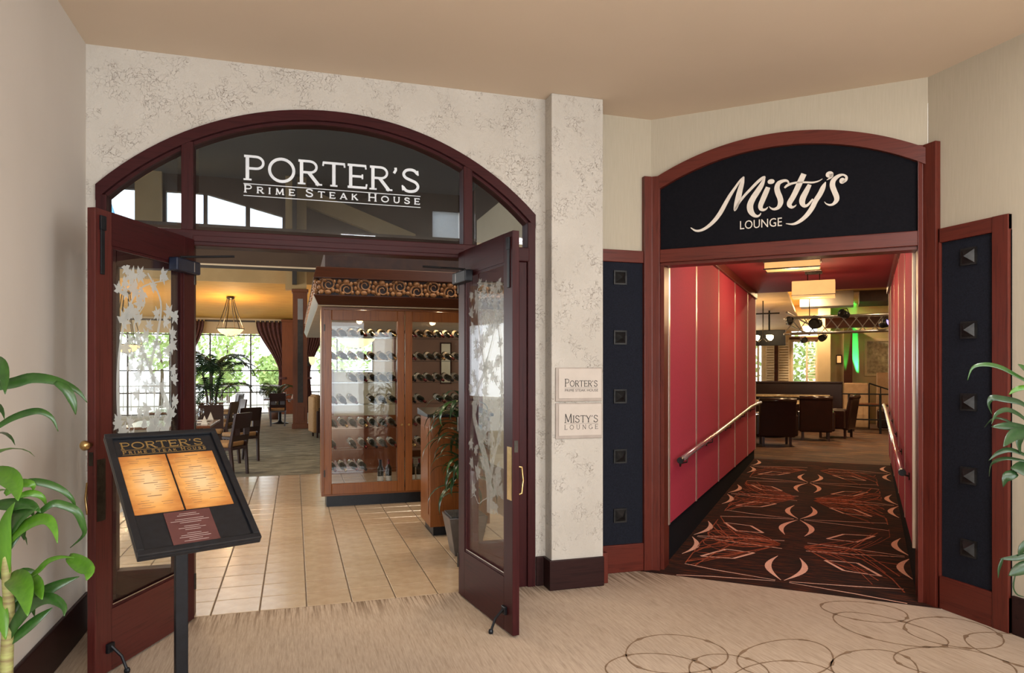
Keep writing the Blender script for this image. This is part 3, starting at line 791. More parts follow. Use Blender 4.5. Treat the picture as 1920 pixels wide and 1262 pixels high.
MB().prism(inner, 'y', -.006, .03).build('sign_board', 'sign_face', sg_)
SCRIPT = [[(0.318, 2.725, 0.0059), (0.356, 2.698, 0.0163), (0.4, 2.698, 0.0207), (0.451, 2.723, 0.0266), (0.501, 2.766, 0.0317), (0.544, 2.821, 0.0355), (0.579, 2.883, 0.0331), (0.615, 2.945, 0.0281), (0.656, 3.005, 0.0202), (0.69, 3.052, 0.0158), (0.717, 3.079, 0.0086)], [(0.717, 3.079, 0.0101), (0.706, 3.036, 0.0317), (0.69, 2.98, 0.0418), (0.677, 2.924, 0.0459), (0.664, 2.874, 0.0403), (0.653, 2.836, 0.0237), (0.647, 2.824, 0.0058)], [(0.65, 2.832, 0.013), (0.684, 2.887, 0.0187), (0.725, 2.937, 0.0207), (0.767, 2.979, 0.0216), (0.814, 3.024, 0.023), (0.851, 3.053, 0.021), (0.871, 3.063, 0.0072)], [(0.87, 3.061, 0.0098), (0.848, 3.005, 0.035), (0.814, 2.952, 0.0446), (0.783, 2.905, 0.0475), (0.763, 2.857, 0.0504), (0.767, 2.814, 0.0475), (0.788, 2.781, 0.0331), (0.814, 2.768, 0.0202), (0.833, 2.777, 0.0115), (0.841, 2.791, 0.0043)], [(0.892, 2.979, 0.035), (0.878, 2.945, 0.0418), (0.855, 2.891, 0.0418), (0.839, 2.849, 0.0392), (0.84, 2.824, 0.0322), (0.856, 2.812, 0.023), (0.878, 2.817, 0.013), (0.89, 2.831, 0.0042)], [(1.037, 2.991, 0.0112), (1.027, 3.01, 0.0168), (1.002, 3.015, 0.023), (0.968, 3.002, 0.0336), (0.955, 2.972, 0.0406), (0.959, 2.936, 0.0434), (0.975, 2.892, 0.0434), (0.98, 2.856, 0.042), (0.966, 2.822, 0.0308), (0.938, 2.81, 0.0202), (0.915, 2.817, 0.013), (0.899, 2.834, 0.0042)], [(1.007, 2.961, 0.013), (1.028, 2.978, 0.021), (1.061, 2.988, 0.0168), (1.1, 2.991, 0.0154), (1.151, 2.986, 0.014), (1.202, 2.979, 0.014), (1.24, 2.985, 0.0098), (1.266, 2.999, 0.0027)], [(1.141, 3.049, 0.042), (1.119, 3.002, 0.0449), (1.096, 2.949, 0.0434), (1.067, 2.889, 0.042), (1.044, 2.85, 0.0406), (1.042, 2.829, 0.035), (1.058, 2.812, 0.0224), (1.078, 2.817, 0.0112), (1.089, 2.828, 0.0035)], [(1.18, 2.966, 0.0299), (1.158, 2.922, 0.0406), (1.135, 2.875, 0.0462), (1.129, 2.841, 0.0434), (1.143, 2.814, 0.028), (1.167, 2.818, 0.0196), (1.202, 2.858, 0.0126)], [(1.287, 2.973, 0.007), (1.271, 2.937, 0.035), (1.25, 2.891, 0.0392), (1.221, 2.845, 0.0381), (1.196, 2.793, 0.0378), (1.158, 2.741, 0.0336), (1.112, 2.703, 0.0266), (1.067, 2.686, 0.0168), (1.017, 2.694, 0.0043)], [(1.322, 3.027, 0.034), (1.324, 3.012, 0.0294), (1.313, 2.997, 0.0136), (1.294, 2.986, 0.0027)], [(1.396, 2.957, 0.0163), (1.418, 2.971, 0.0231), (1.423, 2.994, 0.0177), (1.402, 3.011, 0.015), (1.371, 3.006, 0.0258), (1.34, 2.98, 0.0367), (1.332, 2.944, 0.0406), (1.344, 2.901, 0.0394), (1.359, 2.858, 0.0394), (1.358, 2.831, 0.034), (1.337, 2.807, 0.0204), (1.313, 2.803, 0.015), (1.291, 2.814, 0.0082), (1.279, 2.83, 0.0035)], [(0.913, 3.019, 0.025, 0.018)], [(1.313, 3.024, 0.026, 0.023)], [(1.396, 2.969, 0.019, 0.021)]]
F = ((0, -.0065, 0), (1, 0, 0), (0, 0, 1), (0, -1, 0))
GROUPS = [(0, 1, 2, 3), (4, 12), (5,), (6, 7), (8, 9), (10, 13), (11, 14)]
for gi in GROUPS:
  sc = MB()
  for st in [SCRIPT[i_] for i_ in gi]:
    if len(st) == 1:
        cx, cz, rx, rz_ = st[0]
        sc.prism([(cx + rx * math.cos(R(20 * i)), cz + rz_ * math.sin(R(20 * i))) for i in range(18)], 'y', -.0135, -.0065)
    else:
        q = smooth_pts(st, 6)
        sc.stroke([(p[0], p[1]) for p in q], [max(p[2] * .9, .002) for p in q], F, .007)
  sc.build('letter', 'letter_cream', sg_)
text_mb('LOUNGE', 0.0918, ((0.6840, -.0065, 2.6795), (.83, 0, 0), (0, 0, 1), (0, -1, 0)), .006).build('lounge_lettering', 'letter_cream', sg_)

# ------------------------------------------------------------------ red hall to the lounge (hall frame)
HL, HC = 6.40, 2.858
def rz(y): return .17 * max(0., min(1., (y + .1) / (HL + .1)))     # ramp height
XL0, XR0, XR1 = .082, 1.872, 2.035                             # left wall, right wall near / far
def xr(y): return XR0 + (XR1 - XR0) * y / HL
HRT = (0, 0, HA)
def hb(mb, name, mat, parent=None, **k):
    return mb.build(name, mat, parent, (0, 0, 0) if parent else H0, (0, 0, 0) if parent else HRT, **k)
ramp_f = struct(hb(MB().hexa([(-.06, -.11, -.1), (2.0, -.11, -.1), (2.2, HL, -.1), (-.06, HL, -.1), (-.06, -.11, .001), (2.0, -.11, .001), (2.2, HL, .17), (-.06, HL, .17)]), 'floor_ramp', 'lounge_carpet'), 'black carpeted ramp with orange and pink starburst pattern')
struct(hb(MB().box(-.1, 2.25, .14, HL, HC, HC + .1), 'ceiling_hall', 'red_ceiling'), 'dark red ceiling of the hall')
wl = struct(hb(MB().box(XL0 - .14, XL0, .16, HL, -.1, HC), 'wall_hall_left', 'hall_base'), 'left hall wall with upholstered red panels')
wr = struct(hb(MB().hexa([(XR0, .16, -.1), (xr(HL) + 0, HL, -.1), (xr(HL) + .14, HL, -.1), (XR0 + .14, .16, -.1), (XR0, .16, HC), (xr(HL), HL, HC), (xr(HL) + .14, HL, HC), (XR0 + .14, .16, HC)]), 'wall_hall_right', 'hall_base'), 'right hall wall with upholstered red panels')
ys = [.18, 1.35, 2.69, 4.02, 5.35, 6.38]
for a, b_ in zip(ys[:-1], ys[1:]):
    hb(MB().box(XL0, XL0 + .022, a + .02, b_ - .02, .33, HC - .10), 'red_panel', 'red_fabric', wl, bevel=.006)
    MBp = MB().hexa([(xr(a) - .022, a + .02, .33), (xr(b_) - .022, b_ - .02, .33), (xr(b_), b_ - .02, .33), (xr(a), a + .02, .33),
                     (xr(a) - .022, a + .02, HC - .10), (xr(b_) - .022, b_ - .02, HC - .10), (xr(b_), b_ - .02, HC - .10), (xr(a), a + .02, HC - .10)])
    hb(MBp, 'red_panel', 'red_fabric', wr, bevel=.006)
for y in ys:
    hb(MB().box(XL0, XL0 + .026, y - .026, y + .026, .33, HC - .10), 'metal_strip', 'strip_metal', wl)
    hb(MB().box(xr(y) - .026, xr(y), y - .016, y + .016, .33, HC - .10), 'metal_strip', 'strip_metal', wr)
hb(MB().box(XL0, XL0 + .05, .15, HL, HC - .10, HC), 'cornice', 'mahogany_x', wl, bevel=.006)
hb(MB().hexa([(xr(.15) - .05, .15, HC - .1), (xr(HL) - .05, HL, HC - .1), (xr(HL), HL, HC - .1), (xr(.15), .15, HC - .1), (xr(.15) - .05, .15, HC), (xr(HL) - .05, HL, HC), (xr(HL), HL, HC), (xr(.15), .15, HC)]), 'cornice', 'mahogany_x', wr)
# jamb returns behind the frame
hb(MB().box(.079, .105, .0, .17, 0, 2.44), 'jamb_return', 'mahogany', lf)
# handrails
def handrail(label, left):
    t = thing('handrail', label, 'handrail', H0, HA)
    def X(y): return XL0 + .085 if left else xr(y) - .085
    P = [(X(.35), .35, .85), (X(2.5), 2.5, .94), (X(5.2), 5.2, 1.065), (X(6.0), 6.0, 1.075), (X(6.55), 6.55, 1.075)]
    MB().tube(P, .024, 12).build('rail', 'rail_metal', t, smooth=True)
    MB().cyl((X(.35), .30, .848), (X(.35), .351, .85), .026, 12).build('end_cap', 'black_metal', t)
    for y, z in ((.6, .86), (1.9, .915), (3.2, .972), (4.5, 1.033), (5.7, 1.07)):
        wx = XL0 + .024 if left else xr(y) - .024
        b = MB().tube([(X(y), y, z - .022), (X(y), y, z - .06), (wx, y, z - .075)], .007, 7).build('bracket', 'bronze', t)
        MB().tube([(wx, y, z - .075), (wx + (.006 if left else -.006), y, z - .075)], .03, 12).build('bracket_plate', 'bronze', b)
    return t
handrail('brushed metal handrail on the left red hall wall', True)
handrail('brushed metal handrail on the right red hall wall', False)

# carpet inlay pattern on the ramp
pk, og = MB(), MB()
def fl(x, y): return (x, y, rz(y) + .0022)
def flat(mb, pts, ws):
    A = []; B = []
    n = len(pts)
    for i in range(n):
        dx = pts[min(i + 1, n - 1)][0] - pts[max(i - 1, 0)][0]; dy = pts[min(i + 1, n - 1)][1] - pts[max(i - 1, 0)][1]
        L = math.hypot(dx, dy) or 1; w_ = (ws[i] if isinstance(ws, (list, tuple)) else ws) / 2
        A.append(fl(pts[i][0] - dy / L * w_, pts[i][1] + dx / L * w_)); B.append(fl(pts[i][0] + dy / L * w_, pts[i][1] - dx / L * w_))
    mb.ribbon(A, B, (0, 0, -1), .001)
def crescent(cx, cy, sx, sy, hx, n=12):
    """crescent bulging to sx side, from (cx,cy) to (cx, cy+sy)"""
    pts = []; ws = []
    for i in range(n + 1):
        t = i / n
        pts.append((cx + sx * math.sin(math.pi * t) + hx * t, cy + sy * t)); ws.append(.005 + .046 * math.sin(math.pi * t) ** 1.3)
    flat(pk, pts, ws)
rnd = random.Random(5)
def motif(cx, cy, xl, xrr, k=1.0):
    def cl(x): return max(xl, min(xrr, x))
    for s in (-1, 1):
        crescent(cx + s * .012, cy + .03, s * .085, .66, s * .075)
        if cy > .2: crescent(cx + s * .012, cy - .03, s * .085, -.66, s * .075)
        e = xrr if s > 0 else xl
        for (dy, off) in ((.16, .02), (-.16, -.02)):
            if cy + dy * 1.0 > -.10:
                flat(pk, [(cx + s * .05, cy + off * .6), (cx + s * .5, cy + dy * .55), (e, cy + dy)], [.005, .012, .009])
        # open diamonds
        for dy0 in (.45, -.45):
            yy = cy + dy0 * 1.35
            if yy < .2 or yy > HL - .2: continue
            d = [(cx + s * .28, yy + .1 * (1 if dy0 > 0 else -1)), (cx + s * .42, yy - .14 * (1 if dy0 > 0 else -1)), (cx + s * .68, yy - .18 * (1 if dy0 > 0 else -1)), (cx + s * .52, yy + .12 * (1 if dy0 > 0 else -1))]
            for i in range(4): flat(pk, [d[i], d[(i + 1) % 4]], .013 if i % 2 else .024)
        # orange sprays
        for i in range(30):
            a = rnd.uniform(.02, .98); m_ = 1 if rnd.random() < .5 else -1
            L = rnd.uniform(.5, .86); bend = rnd.uniform(-.35, .35)
            P = []
            for j in range(9):
                t = j / 8
                P.append((cl(cx + s * (.1 + L * t)), cy + m_ * (1.05 - 1.05 * a * t ** (1.2 + a)) + bend * math.sin(math.pi * t)))
            P = [p for p in P if -.08 < p[1] < HL - .02]
            if len(P) > 2: flat(og, P, [.0085 * rnd.uniform(.5, 1.4)] * len(P))
for cy in (.07, 2.22, 4.45): motif(.985, cy, XL0 + .14, 1.80)
for cy in (1.15, 3.33, 5.6):
    for (xx, s) in ((XL0 + .03, 1), (1.885 + .02 * cy, -1)):
        crescent(xx, cy + .04, s * .08, .6, s * .03); crescent(xx, cy - .04, s * .08, -.6, s * .03)
        for dy in (.14, -.14):
            flat(pk, [(xx + s * .04, cy + dy * .1), (xx + s * .4, cy + dy * .6), (xx + s * .8, cy + dy)], [.006, .014, .010])
tag(hb(pk, 'pink_inlay', 'inlay_pink', ramp_f), 'pink crescents, diamonds and lines', kind='stuff')
tag(hb(og, 'orange_inlay', 'inlay_orange', ramp_f), 'burnt orange sprays', kind='stuff')

# hall light fittings
t = thing('ceiling_light', 'rectangular amber flush light on the red hall ceiling', 'ceiling light', HW(.87, 3.05, HC), HA)
MB().box(-.30, .30, -.16, .16, -.02, 0).build('back_plate', 'bronze', t)
MB().box(-.29, .29, -.15, .15, -.095, -.0201).build('diffuser', 'lamp_shade', t, bevel=.01)
MB().box(-.30, .30, -.165, -.151, -.105, -.09).build('trim_bar', 'bronze', t)
MB().box(-.30, .30, .151, .165, -.105, -.09).build('trim_bar', 'bronze', t)
t = thing('pendant_light', 'rectangular amber shade pendant hanging in the red hall', 'pendant light', HW(1.055, 4.1, HC), HA)
MB().box(-.10, .10, -.05, .05, -.03, 0).build('canopy', 'bronze', t)
for x in (-.07, .07): MB().cyl((x, 0, -.13), (x, 0, -.03), .006, 6).build('rod', 'bronze', t)
MB().box(-.25, .25, -.14, .14, -.335, -.125).build('lamp_shade', 'lamp_shade', t, bevel=.006)
MB().box(-.254, .254, -.144, .144, -.310, -.300).build('shade_band', 'bronze', t)
point('hall_light_bulb', HW(.87, 3.05, HC - .22), 26, AMB, .1)
point('hall_pendant_bulb', HW(1.055, 4.1, HC - .45), 22, AMB, .1)
point('hall_near_fill', HW(1.0, 1.0, HC - .12), 26, WARM, .12)  # added lamp with no fitting, brightens the near hall walls

# ------------------------------------------------------------------ restaurant shell
fd = struct(MB().box(-9, 3.3, PY + .02, 11.27, -.06, -.008).build('floor_dining', 'mortar'), 'tan glazed tile floor inside the steak house entrance')
T = .302; tile = None; nt_ = 0
mb = MB(); hw = T / 2 - .004
mb.box(-hw, hw, -hw, hw, -.008, 0)
for j in range(21):
    for i in range(-7, 7):
        if nt_ >= 290: break
        x = .230 + i * T; y = PY + .03 + T * (j + .5) + (0)
        if y > 11.25: continue
        # only where the doorway lets one see the floor
        if x < -.62 - .05 * 0 and (x - -.62) < -.32 * (y - PY) - .5: continue
        if tile is None:
            o = mb.build('tile', 'tile_glaze', fd, (x, y, 0), bevel=.003, seg=1); tile = o
        else:
            c = tile.copy(); col.objects.link(c); c.location = (x, y, 0); c.parent = fd
        nt_ += 1
struct(MB().box(-9, 4.6, 11.27, 27.6, -.05, 0).build('floor_dining_carpet', 'dining_carpet'), 'mottled olive and beige dining room carpet')
DC = 6.97
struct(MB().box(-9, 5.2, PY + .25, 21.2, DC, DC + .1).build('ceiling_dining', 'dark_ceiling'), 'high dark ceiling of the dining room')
struct(MB().box(3.25, 3.4, 6.1, 12.7, 0, 4.4).build('wall_dining_right', 'beige_paint'), 'beige wall right of the wine cabinet')
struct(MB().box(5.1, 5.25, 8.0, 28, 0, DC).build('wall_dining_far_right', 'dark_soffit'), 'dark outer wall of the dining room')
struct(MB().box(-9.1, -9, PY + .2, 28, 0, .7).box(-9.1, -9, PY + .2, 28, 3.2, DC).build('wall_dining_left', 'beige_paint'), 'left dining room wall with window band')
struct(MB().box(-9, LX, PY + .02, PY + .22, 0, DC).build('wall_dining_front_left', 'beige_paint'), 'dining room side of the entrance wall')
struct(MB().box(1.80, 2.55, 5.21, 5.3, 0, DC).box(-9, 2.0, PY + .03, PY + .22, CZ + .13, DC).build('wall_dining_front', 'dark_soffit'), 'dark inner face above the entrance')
# gable wall with clerestory windows
GY = 21.0
def top(x): return 6.49 if x < -2.33 else 6.49 - (x + 2.33) * .25
g = MB()
g.box(-9, 5.1, GY, GY + .2, 4.10, 4.81)
holes = [(-5.25, -4.07), (-3.34, -2.40), (-2.31, -1.31), (-1.20, -.33)]
x = -9
for a, b_ in holes + [(3.99, 4.97)]:
    g.box(x, a, GY, GY + .2, 4.81, DC); x = b_
    if a < 3: g.hexa([(a, GY, top(a)), (b_, GY, top(b_)), (b_, GY + .2, top(b_)), (a, GY + .2, top(a)), (a, GY, DC), (b_, GY, DC), (b_, GY + .2, DC), (a, GY + .2, DC)])
    else: g.box(a, b_, GY, GY + .2, 6.45, DC)
g.box(x, 5.1, GY, GY + .2, 4.81, DC)
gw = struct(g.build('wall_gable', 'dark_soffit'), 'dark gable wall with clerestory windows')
for a, b_ in holes:
    MB().prism([(a, 4.81), (b_, 4.81), (b_, top(b_)), (a, top(a))], 'y', GY + .09, GY + .10).build('window_pane', 'clear_glass', gw)
MB().box(-2.67, -2.61, GY - .02, GY + .12, 4.81, 6.49).build('window_mullion', 'window_frame_dark', gw)
MB().box(3.99, 4.97, GY + .08, GY + .12, 4.4, 6.45).build('white_shade', 'shade_frost', gw)
MB().box(-4.07, -3.42, GY - .16, GY, 4.11, DC).build('gable_post', 'tan_paint', gw)
MB().box(-9, 5.1, GY - .06, GY, 4.07, 4.76).build('fascia', 'tan_paint', gw)
# sloping rafter right of the column
MB().hexa([(.33, GY - .23, 6.28), (3.44, GY - .23, 5.24), (3.44, GY - .01, 5.24), (.33, GY - .01, 6.28), (.33, GY - .23, 6.80), (3.44, GY - .23, 5.66), (3.44, GY - .01, 5.66), (.33, GY - .01, 6.80)]).build('rafter', 'tan_paint', gw)
b = struct(MB().box(-9, 5.1, 14.0, 14.5, 3.56, 4.30).build('trim_3', 'dark_soffit'), 'dark horizontal ceiling beam across the dining room')
MB().box(-9, 5.1, 13.985, 14.0, 3.545, 3.575).build('beam_bead', 'soffit_light', b)
struct(MB().hexa([(-9, GY, 4.10), (5.1, GY, 4.10), (5.1, 27.6, 3.50), (-9, 27.6, 3.50), (-9, GY, 4.20), (5.1, GY, 4.20), (5.1, 27.6, 3.60), (-9, 27.6, 3.60)]).build('ceiling_dining_low', 'gold_paint'), 'low golden ceiling over the window tables')
# far window wall y = 27.5
fw_ = struct(MB().box(-9, 5.2, 27.5, 27.6, 2.95, 3.6).box(-9, -7.0, 27.5, 27.6, 0, 2.95).box(-.30, .30, 27.5, 27.6, 0, 2.95).box(2.9, 5.2, 27.5, 27.6, 0, 2.95).build('wall_dining_far', 'beige_paint'), 'far dining wall above the garden windows')
def gridwin(name, xs, lab):
    t = tag(thing(name, None, None, (0, 27.55, 0)), lab, None, None, 'structure')
    x0, x1 = xs[0], xs[-1]
    for x in xs: MB().box(x - .024, x + .024, -.04, .04, 0, 2.95).build('mullion', 'window_frame_dark', t)
    for z in (.03, .80, 1.60, 2.90): MB().box(x0, x1, -.035, .035, z - .02, z + .02).build('transom_bar', 'window_frame_dark', t)
    for a, b_ in zip(xs[:-1], xs[1:]): MB().box(a + .035, b_ - .035, -.004, .004, .06, 2.87).build('window_pane', 'clear_glass', t)
    return t
gridwin('window_1', [-7.0, -5.6, -4.25, -2.92, -1.54, -.30], 'large garden window behind the palm')
gridwin('window_2', [.30, 1.55, 2.9], 'garden window behind the wine cabinet')
bd = MB().box(-9, 5.2, 27.44, 27.5, 3.38, 3.44).build('trim_4', 'window_frame_dark'); struct(bd, 'dark curtain rod along the far windows')

# outdoors
struct(MB().box(-14, 9, 27.6, 60, -.12, -.03).build('floor_patio', 'patio_stone'), 'pale patio beyond the windows')
fn = thing('patio_fence', 'pale grey railing at the edge of the sunlit patio', 'fence', (0, 31.5, 0))
MB().box(-13, 8, -.03, .03, .94, 1.0).build('top_rail', 'fence_grey', fn)
MB().box(-13, 8, -.02, .02, .12, .17).build('bottom_rail', 'fence_grey', fn)
pk_m = None
for i in range(76):
    x = -13 + i * .28
    if pk_m is None: pk_m = MB().box(-.012, .012, -.012, .012, -.03, .94).build('picket', 'fence_grey', fn, (x, 0, 0)).data
    else: MB().build('picket', None, fn, (x, 0, 0), mesh=pk_m)
def garden_tree(label, loc, h, r, seed, group='garden trees beyond the patio railing'):
    rr = random.Random(seed)
    t = thing('garden_tree', label, 'tree', loc, 0, group)
    MB().tube([(0, 0, -.05), (.05, 0, h * .35), (-.05, .05, h * .7)], [.10, .07, .03], 7).build('trunk', 'bark', t)
    m_ = MB()
    for i in range(520):
        a, e = rr.uniform(0, 6.283), math.asin(rr.uniform(-1, 1)); q = r * rr.random() ** .4
        c = Vector((q * math.cos(a) * math.cos(e), q * math.sin(a) * math.cos(e), h * .68 + q * .85 * math.sin(e)))
        u = Vector((rr.gauss(0, 1), rr.gauss(0, 1), rr.gauss(0, 1))).normalized() * rr.uniform(.08, .2); v_ = u.orthogonal().normalized() * rr.uniform(.05, .12)
        m_.add([c - u, c + v_, c + u, c - v_], [(0, 1, 2, 3)])
    tag(m_.build('foliage', 'leaf_outdoor', t), kind='stuff')
tl = ['leftmost garden tree outside, seen behind the potted palm', 'tall garden tree outside, right of the palm crown', 'slender garden tree outside the window by the drape', 'garden tree outside, seen through the left door glass', 'broad garden tree outside, seen through the wine cabinet', 'low garden bush outside under the middle window pane', 'low garden bush outside near the chair by the column']
for (x, y, h, r), lb, sd in zip([(-5.6, 34, 4.2, 1.6), (-3.2, 38, 4.4, 1.7), (-1.0, 36.2, 2.4, 1.0), (-9.2, 34.2, 4.0, 1.8), (2.2, 35, 4.0, 1.8), (-3.1, 33.2, 2.0, 1.1), (-.6, 33.2, 1.8, .9)], tl, range(9)):
    garden_tree(lb, (x, y, -.03), h, r, 40 + sd)
aw = thing('awning', 'bright blue awning outside seen through the left transom pane', 'awning', (-4.9, 22.2, 4.74))
MB().hexa([(.15, 0, -.63), (.55, 0, -.63), (.55, .5, -.63), (.15, .5, -.63), (-.55, 0, 1.75), (-.15, 0, 1.75), (-.15, .5, 1.75), (-.55, .5, 1.75)]).build('canvas', 'awning_blue', aw)
MB().hexa([(-.05, -.05, -.63), (.14, -.05, -.63), (.14, .1, -.63), (-.05, .1, -.63), (-.75, -.05, 1.75), (-.56, -.05, 1.75), (-.56, .1, 1.75), (-.75, .1, 1.75)]).build('strut', 'column_wood', aw)

# ceiling vent
t = thing('ceiling_vent', 'dark rectangular air vent in the high dining ceiling', 'air vent', (.06, 15.5, DC))
for (a, b_, c, e) in ((-.72, .72, -.52, -.44), (-.72, .72, .44, .52), (-.72, -.64, -.44, .44), (.64, .72, -.44, .44)): MB().box(a, b_, c, e, -.03, 0).build('frame', 'vent_metal', t)
for i in range(9): MB().hexa([(-.64, -.42 + i * .1, -.025), (.64, -.42 + i * .1, -.025), (.64, -.40 + i * .1, -.025), (-.64, -.40 + i * .1, -.025), (-.64, -.38 + i * .1, -.002), (.64, -.38 + i * .1, -.002), (.64, -.36 + i * .1, -.002), (-.64, -.36 + i * .1, -.002)]).build('louvre', 'vent_metal', t)

# columns
def wood_column(label, x0, x1, y0, y1, ztop, cap=True):
    t = thing('wooden_column', label, 'column', ((x0 + x1) / 2, (y0 + y1) / 2, 0))
    a, d = (x1 - x0) / 2, (y1 - y0) / 2
    MB().box(-a, a, -d, d, 0, ztop).build('shaft', 'column_wood', t)
    MB().box(-a - .025, a + .025, -d - .025, d + .025, 0, .14).build('plinth', 'column_wood', t, bevel=.01)
    MB().box(-a - .03, a + .03, -d - .03, d + .03, ztop, ztop + .09).build('capital', 'column_wood', t, bevel=.015)
    return t, a, d
t, a, d = wood_column('square wooden column with a dark inlaid panel in the dining room', -.045, .34, 20.2, 20.6, 3.76)
MB().box(-.065, .075, -d - .012, -d, .72, 3.0).build('dark_inlay', 'window_frame_dark', t)
MB().box(-.065, .075, -d - .012, -d, 3.01, 3.58).build('steel_inlay', 'duct_grey', t)
MB().box(-.10, .11, -d - .010, -d, .20, .60).build('base_panel', 'column_wood', t, bevel=.01)
t, a, d = wood_column('wooden pilaster between the far garden windows', -.44, .06, 27.2, 27.48, 3.40)
o = MB().box(-.24, .32, 20.3, 20.76, 3.86, DC).build('tan_pier', 'tan_paint'); tag(o, 'tan plaster pier standing on the wooden column', 'pier')
o = MB().box(-.06, .06, 20.05, 20.29, 3.97, DC).build('ceiling_conduit', 'window_frame_dark'); tag(o, 'dark conduit running down the tan pier', 'conduit')

# drapes
def drape(label, x_top0, x_top1, x_tie, y, flip):
    t = thing('drape', label, 'curtain', (0, y, 0))
    n, mz = 40, 22
    vs = []; fs = []
    for j in range(mz + 1):
        z = 3.38 - 3.36 * j / mz
        k = min(1, max(0, (3.38 - z) / 1.9)); k = k * k * (3 - 2 * k)
        if z < 1.3: k = 1 - .18 * (1.3 - z) / 1.3
        xa, xb = x_top0, x_top1
        if flip: xa2, xb2 = xa, xa + (xb - xa) * (1 - k * .72)
        else: xa2, xb2 = xb - (xb - xa) * (1 - k * .72), xb
        for i in range(n + 1):
            u = i / n
            vs.append((xa2 + (xb2 - xa2) * u, .07 * math.sin(u * 2 * math.pi * 7) * (1 - .5 * k), z))
    for j in range(mz):
        for i in range(n): fs.append((j * (n + 1) + i, j * (n + 1) + i + 1, (j + 1) * (n + 1) + i + 1, (j + 1) * (n + 1) + i))
    o = MB().add(vs, fs).build('cloth', 'drape', t, smooth=True)
    sd = o.modifiers.new('thickness', 'SOLIDIFY'); sd.thickness = .012
    tx = (x_top0 + (x_top1 - x_top0) * .14) if flip else (x_top1 - (x_top1 - x_top0) * .14)
    MB().lathe([(.0, -.04), (.17, -.04), (.17, .04), (0, .04)], (tx, 0, 1.32), 12).build('tieback', 'drape', t)
    for i in range(8): MB().cyl((x_top0 + (x_top1 - x_top0) * i / 7, 0, 3.37), (x_top0 + (x_top1 - x_top0) * i / 7, 0, 3.43), .02, 6).build('ring', 'brass', t)
drape('brown drape tied back beside the wooden pilaster', -1.35, -.24, 0, 27.3, False)
drape('brown drape tied back behind the wine cabinet canopy', .34, 1.15, 0, 27.3, True)
drape('brown drape at the left of the palm', -3.9, -3.1, 0, 27.3, True)

# bowl pendants
def bowl_pendant(label, loc, r, drop, power):
    """loc = ceiling point"""
    t = thing('bowl_pendant', label, 'pendant light', loc)
    zb = -drop
    MB().lathe([(.0, -.10), (.05, -.09), (.12, -.05), (.13, -.02), (.05, 0)], (0, 0, 0), 14).build('ceiling_canopy', 'bronze', t, smooth=True)
    MB().lathe([(.01, zb - r * .56), (r * .35, zb - r * .52), (r * .68, zb - r * .36), (r * .9, zb - r * .15), (r, zb), (r * .97, zb), (r * .87, zb - r * .14), (r * .65, zb - r * .33), (r * .33, zb - r * .49), (.01, zb - r * .53)], (0, 0, 0), 24, False).build('glass_bowl', 'lamp_bowl', t, smooth=True)
    ringp = [(r * 1.02 * math.cos(R(i * 15)), r * 1.02 * math.sin(R(i * 15)), zb + .005) for i in range(25)]
    MB().tube(ringp, .014, 6).build('rim_ring', 'bronze', t)
    for i in range(6):
        a_ = R(60 * i + 15)
        pts = [(.10 * math.cos(a_), .10 * math.sin(a_), -.07)] + [((.10 + (r * 1.02 - .1) * q ** 1.25) * math.cos(a_), (.10 + (r * 1.02 - .1) * q ** 1.25) * math.sin(a_), -.07 + (zb + .07) * q) for q in (.25, .5, .75, 1)]
        MB().tube(pts, .012, 5).build('rod', 'bronze', t)
        pts = [(r * q * math.cos(a_), r * q * math.sin(a_), zb - r * .58 * (1 - q ** 2) - .004) for q in (1, .75, .5, .2, .03)]
        MB().tube(pts, .008, 4).build('bowl_rib', 'bronze', t)
    MB().lathe([(.02, zb - r * .62), (.035, zb - r * .59), (.01, zb - r * .55)], (0, 0, 0), 8).build('finial', 'bronze', t)
    point('pendant_bulb', (loc[0], loc[1], loc[2] - drop + .10), power, AMB, .12)
bowl_pendant('large glowing bowl pendant above the potted palm', (-1.89, 23.3, 3.885), .39, 1.0, 85)
bowl_pendant('glowing bowl pendant seen through the left door glass', (-4.72, 23.0, 3.91), .42, 1.55, 60)
bowl_pendant('glowing bowl pendant seen through the wine cabinet glass', (1.85, 22.5, 3.955), .62, 1.3, 60)
bowl_pendant('glowing bowl pendant far left, seen high in the left door glass', (-4.2, 15.4, DC), .55, 3.3, 60)
# wall sconce on the far wall
t = thing('wall_sconce', 'small lit wall sconce beside the far brown drape', 'sconce', (.36, 20.62, 1.85))
MB().box(-.02, .05, -.02, .02, -.12, .12).build('bracket', 'bronze', t)
MB().lathe([(.03, -.1), (.09, .0), (.10, .14), (.09, .14), (.08, .0), (.02, -.09)], (.12, 0, 0), 14, False).build('sconce_shade', 'lamp_bowl', t)

# partition behind the cabinet with a mirror, pebbled divider
t = thing('partition_wall', 'dusty pink partition seen through the wine cabinet', 'partition', (2.5, 13.0, 0))
MB().box(-.75, .75, 0, .12, 0, 3.4).build('panel', 'pink_paint', t)
MB().box(-.78, .78, -.02, .14, 0, .12).build('skirting', 'crown_wood', t)
t = thing('narrow_mirror', 'tall narrow framed mirror on the dusty pink partition', 'mirror', (2.72, 12.99, 1.35))
MB().box(-.11, .11, -.012, 0, 0, .78).build('mirror_frame', 'frame_wood', t)
MB().box(-.085, .085, -.016, -.012, .025, .755).build('mirror_glass', 'mirror_glass', t)
t = thing('glass_divider', 'pebbled glass divider on a wooden base behind the wine cabinet', 'divider', (1.05, 11.2, 0))
MB().box(-.50, .50, -.05, .05, 0, .85).build('base', 'column_wood', t)
MB().box(-.48, .48, -.01, .01, .85, 1.58).build('pebbled_pane', 'pebbled_glass', t)
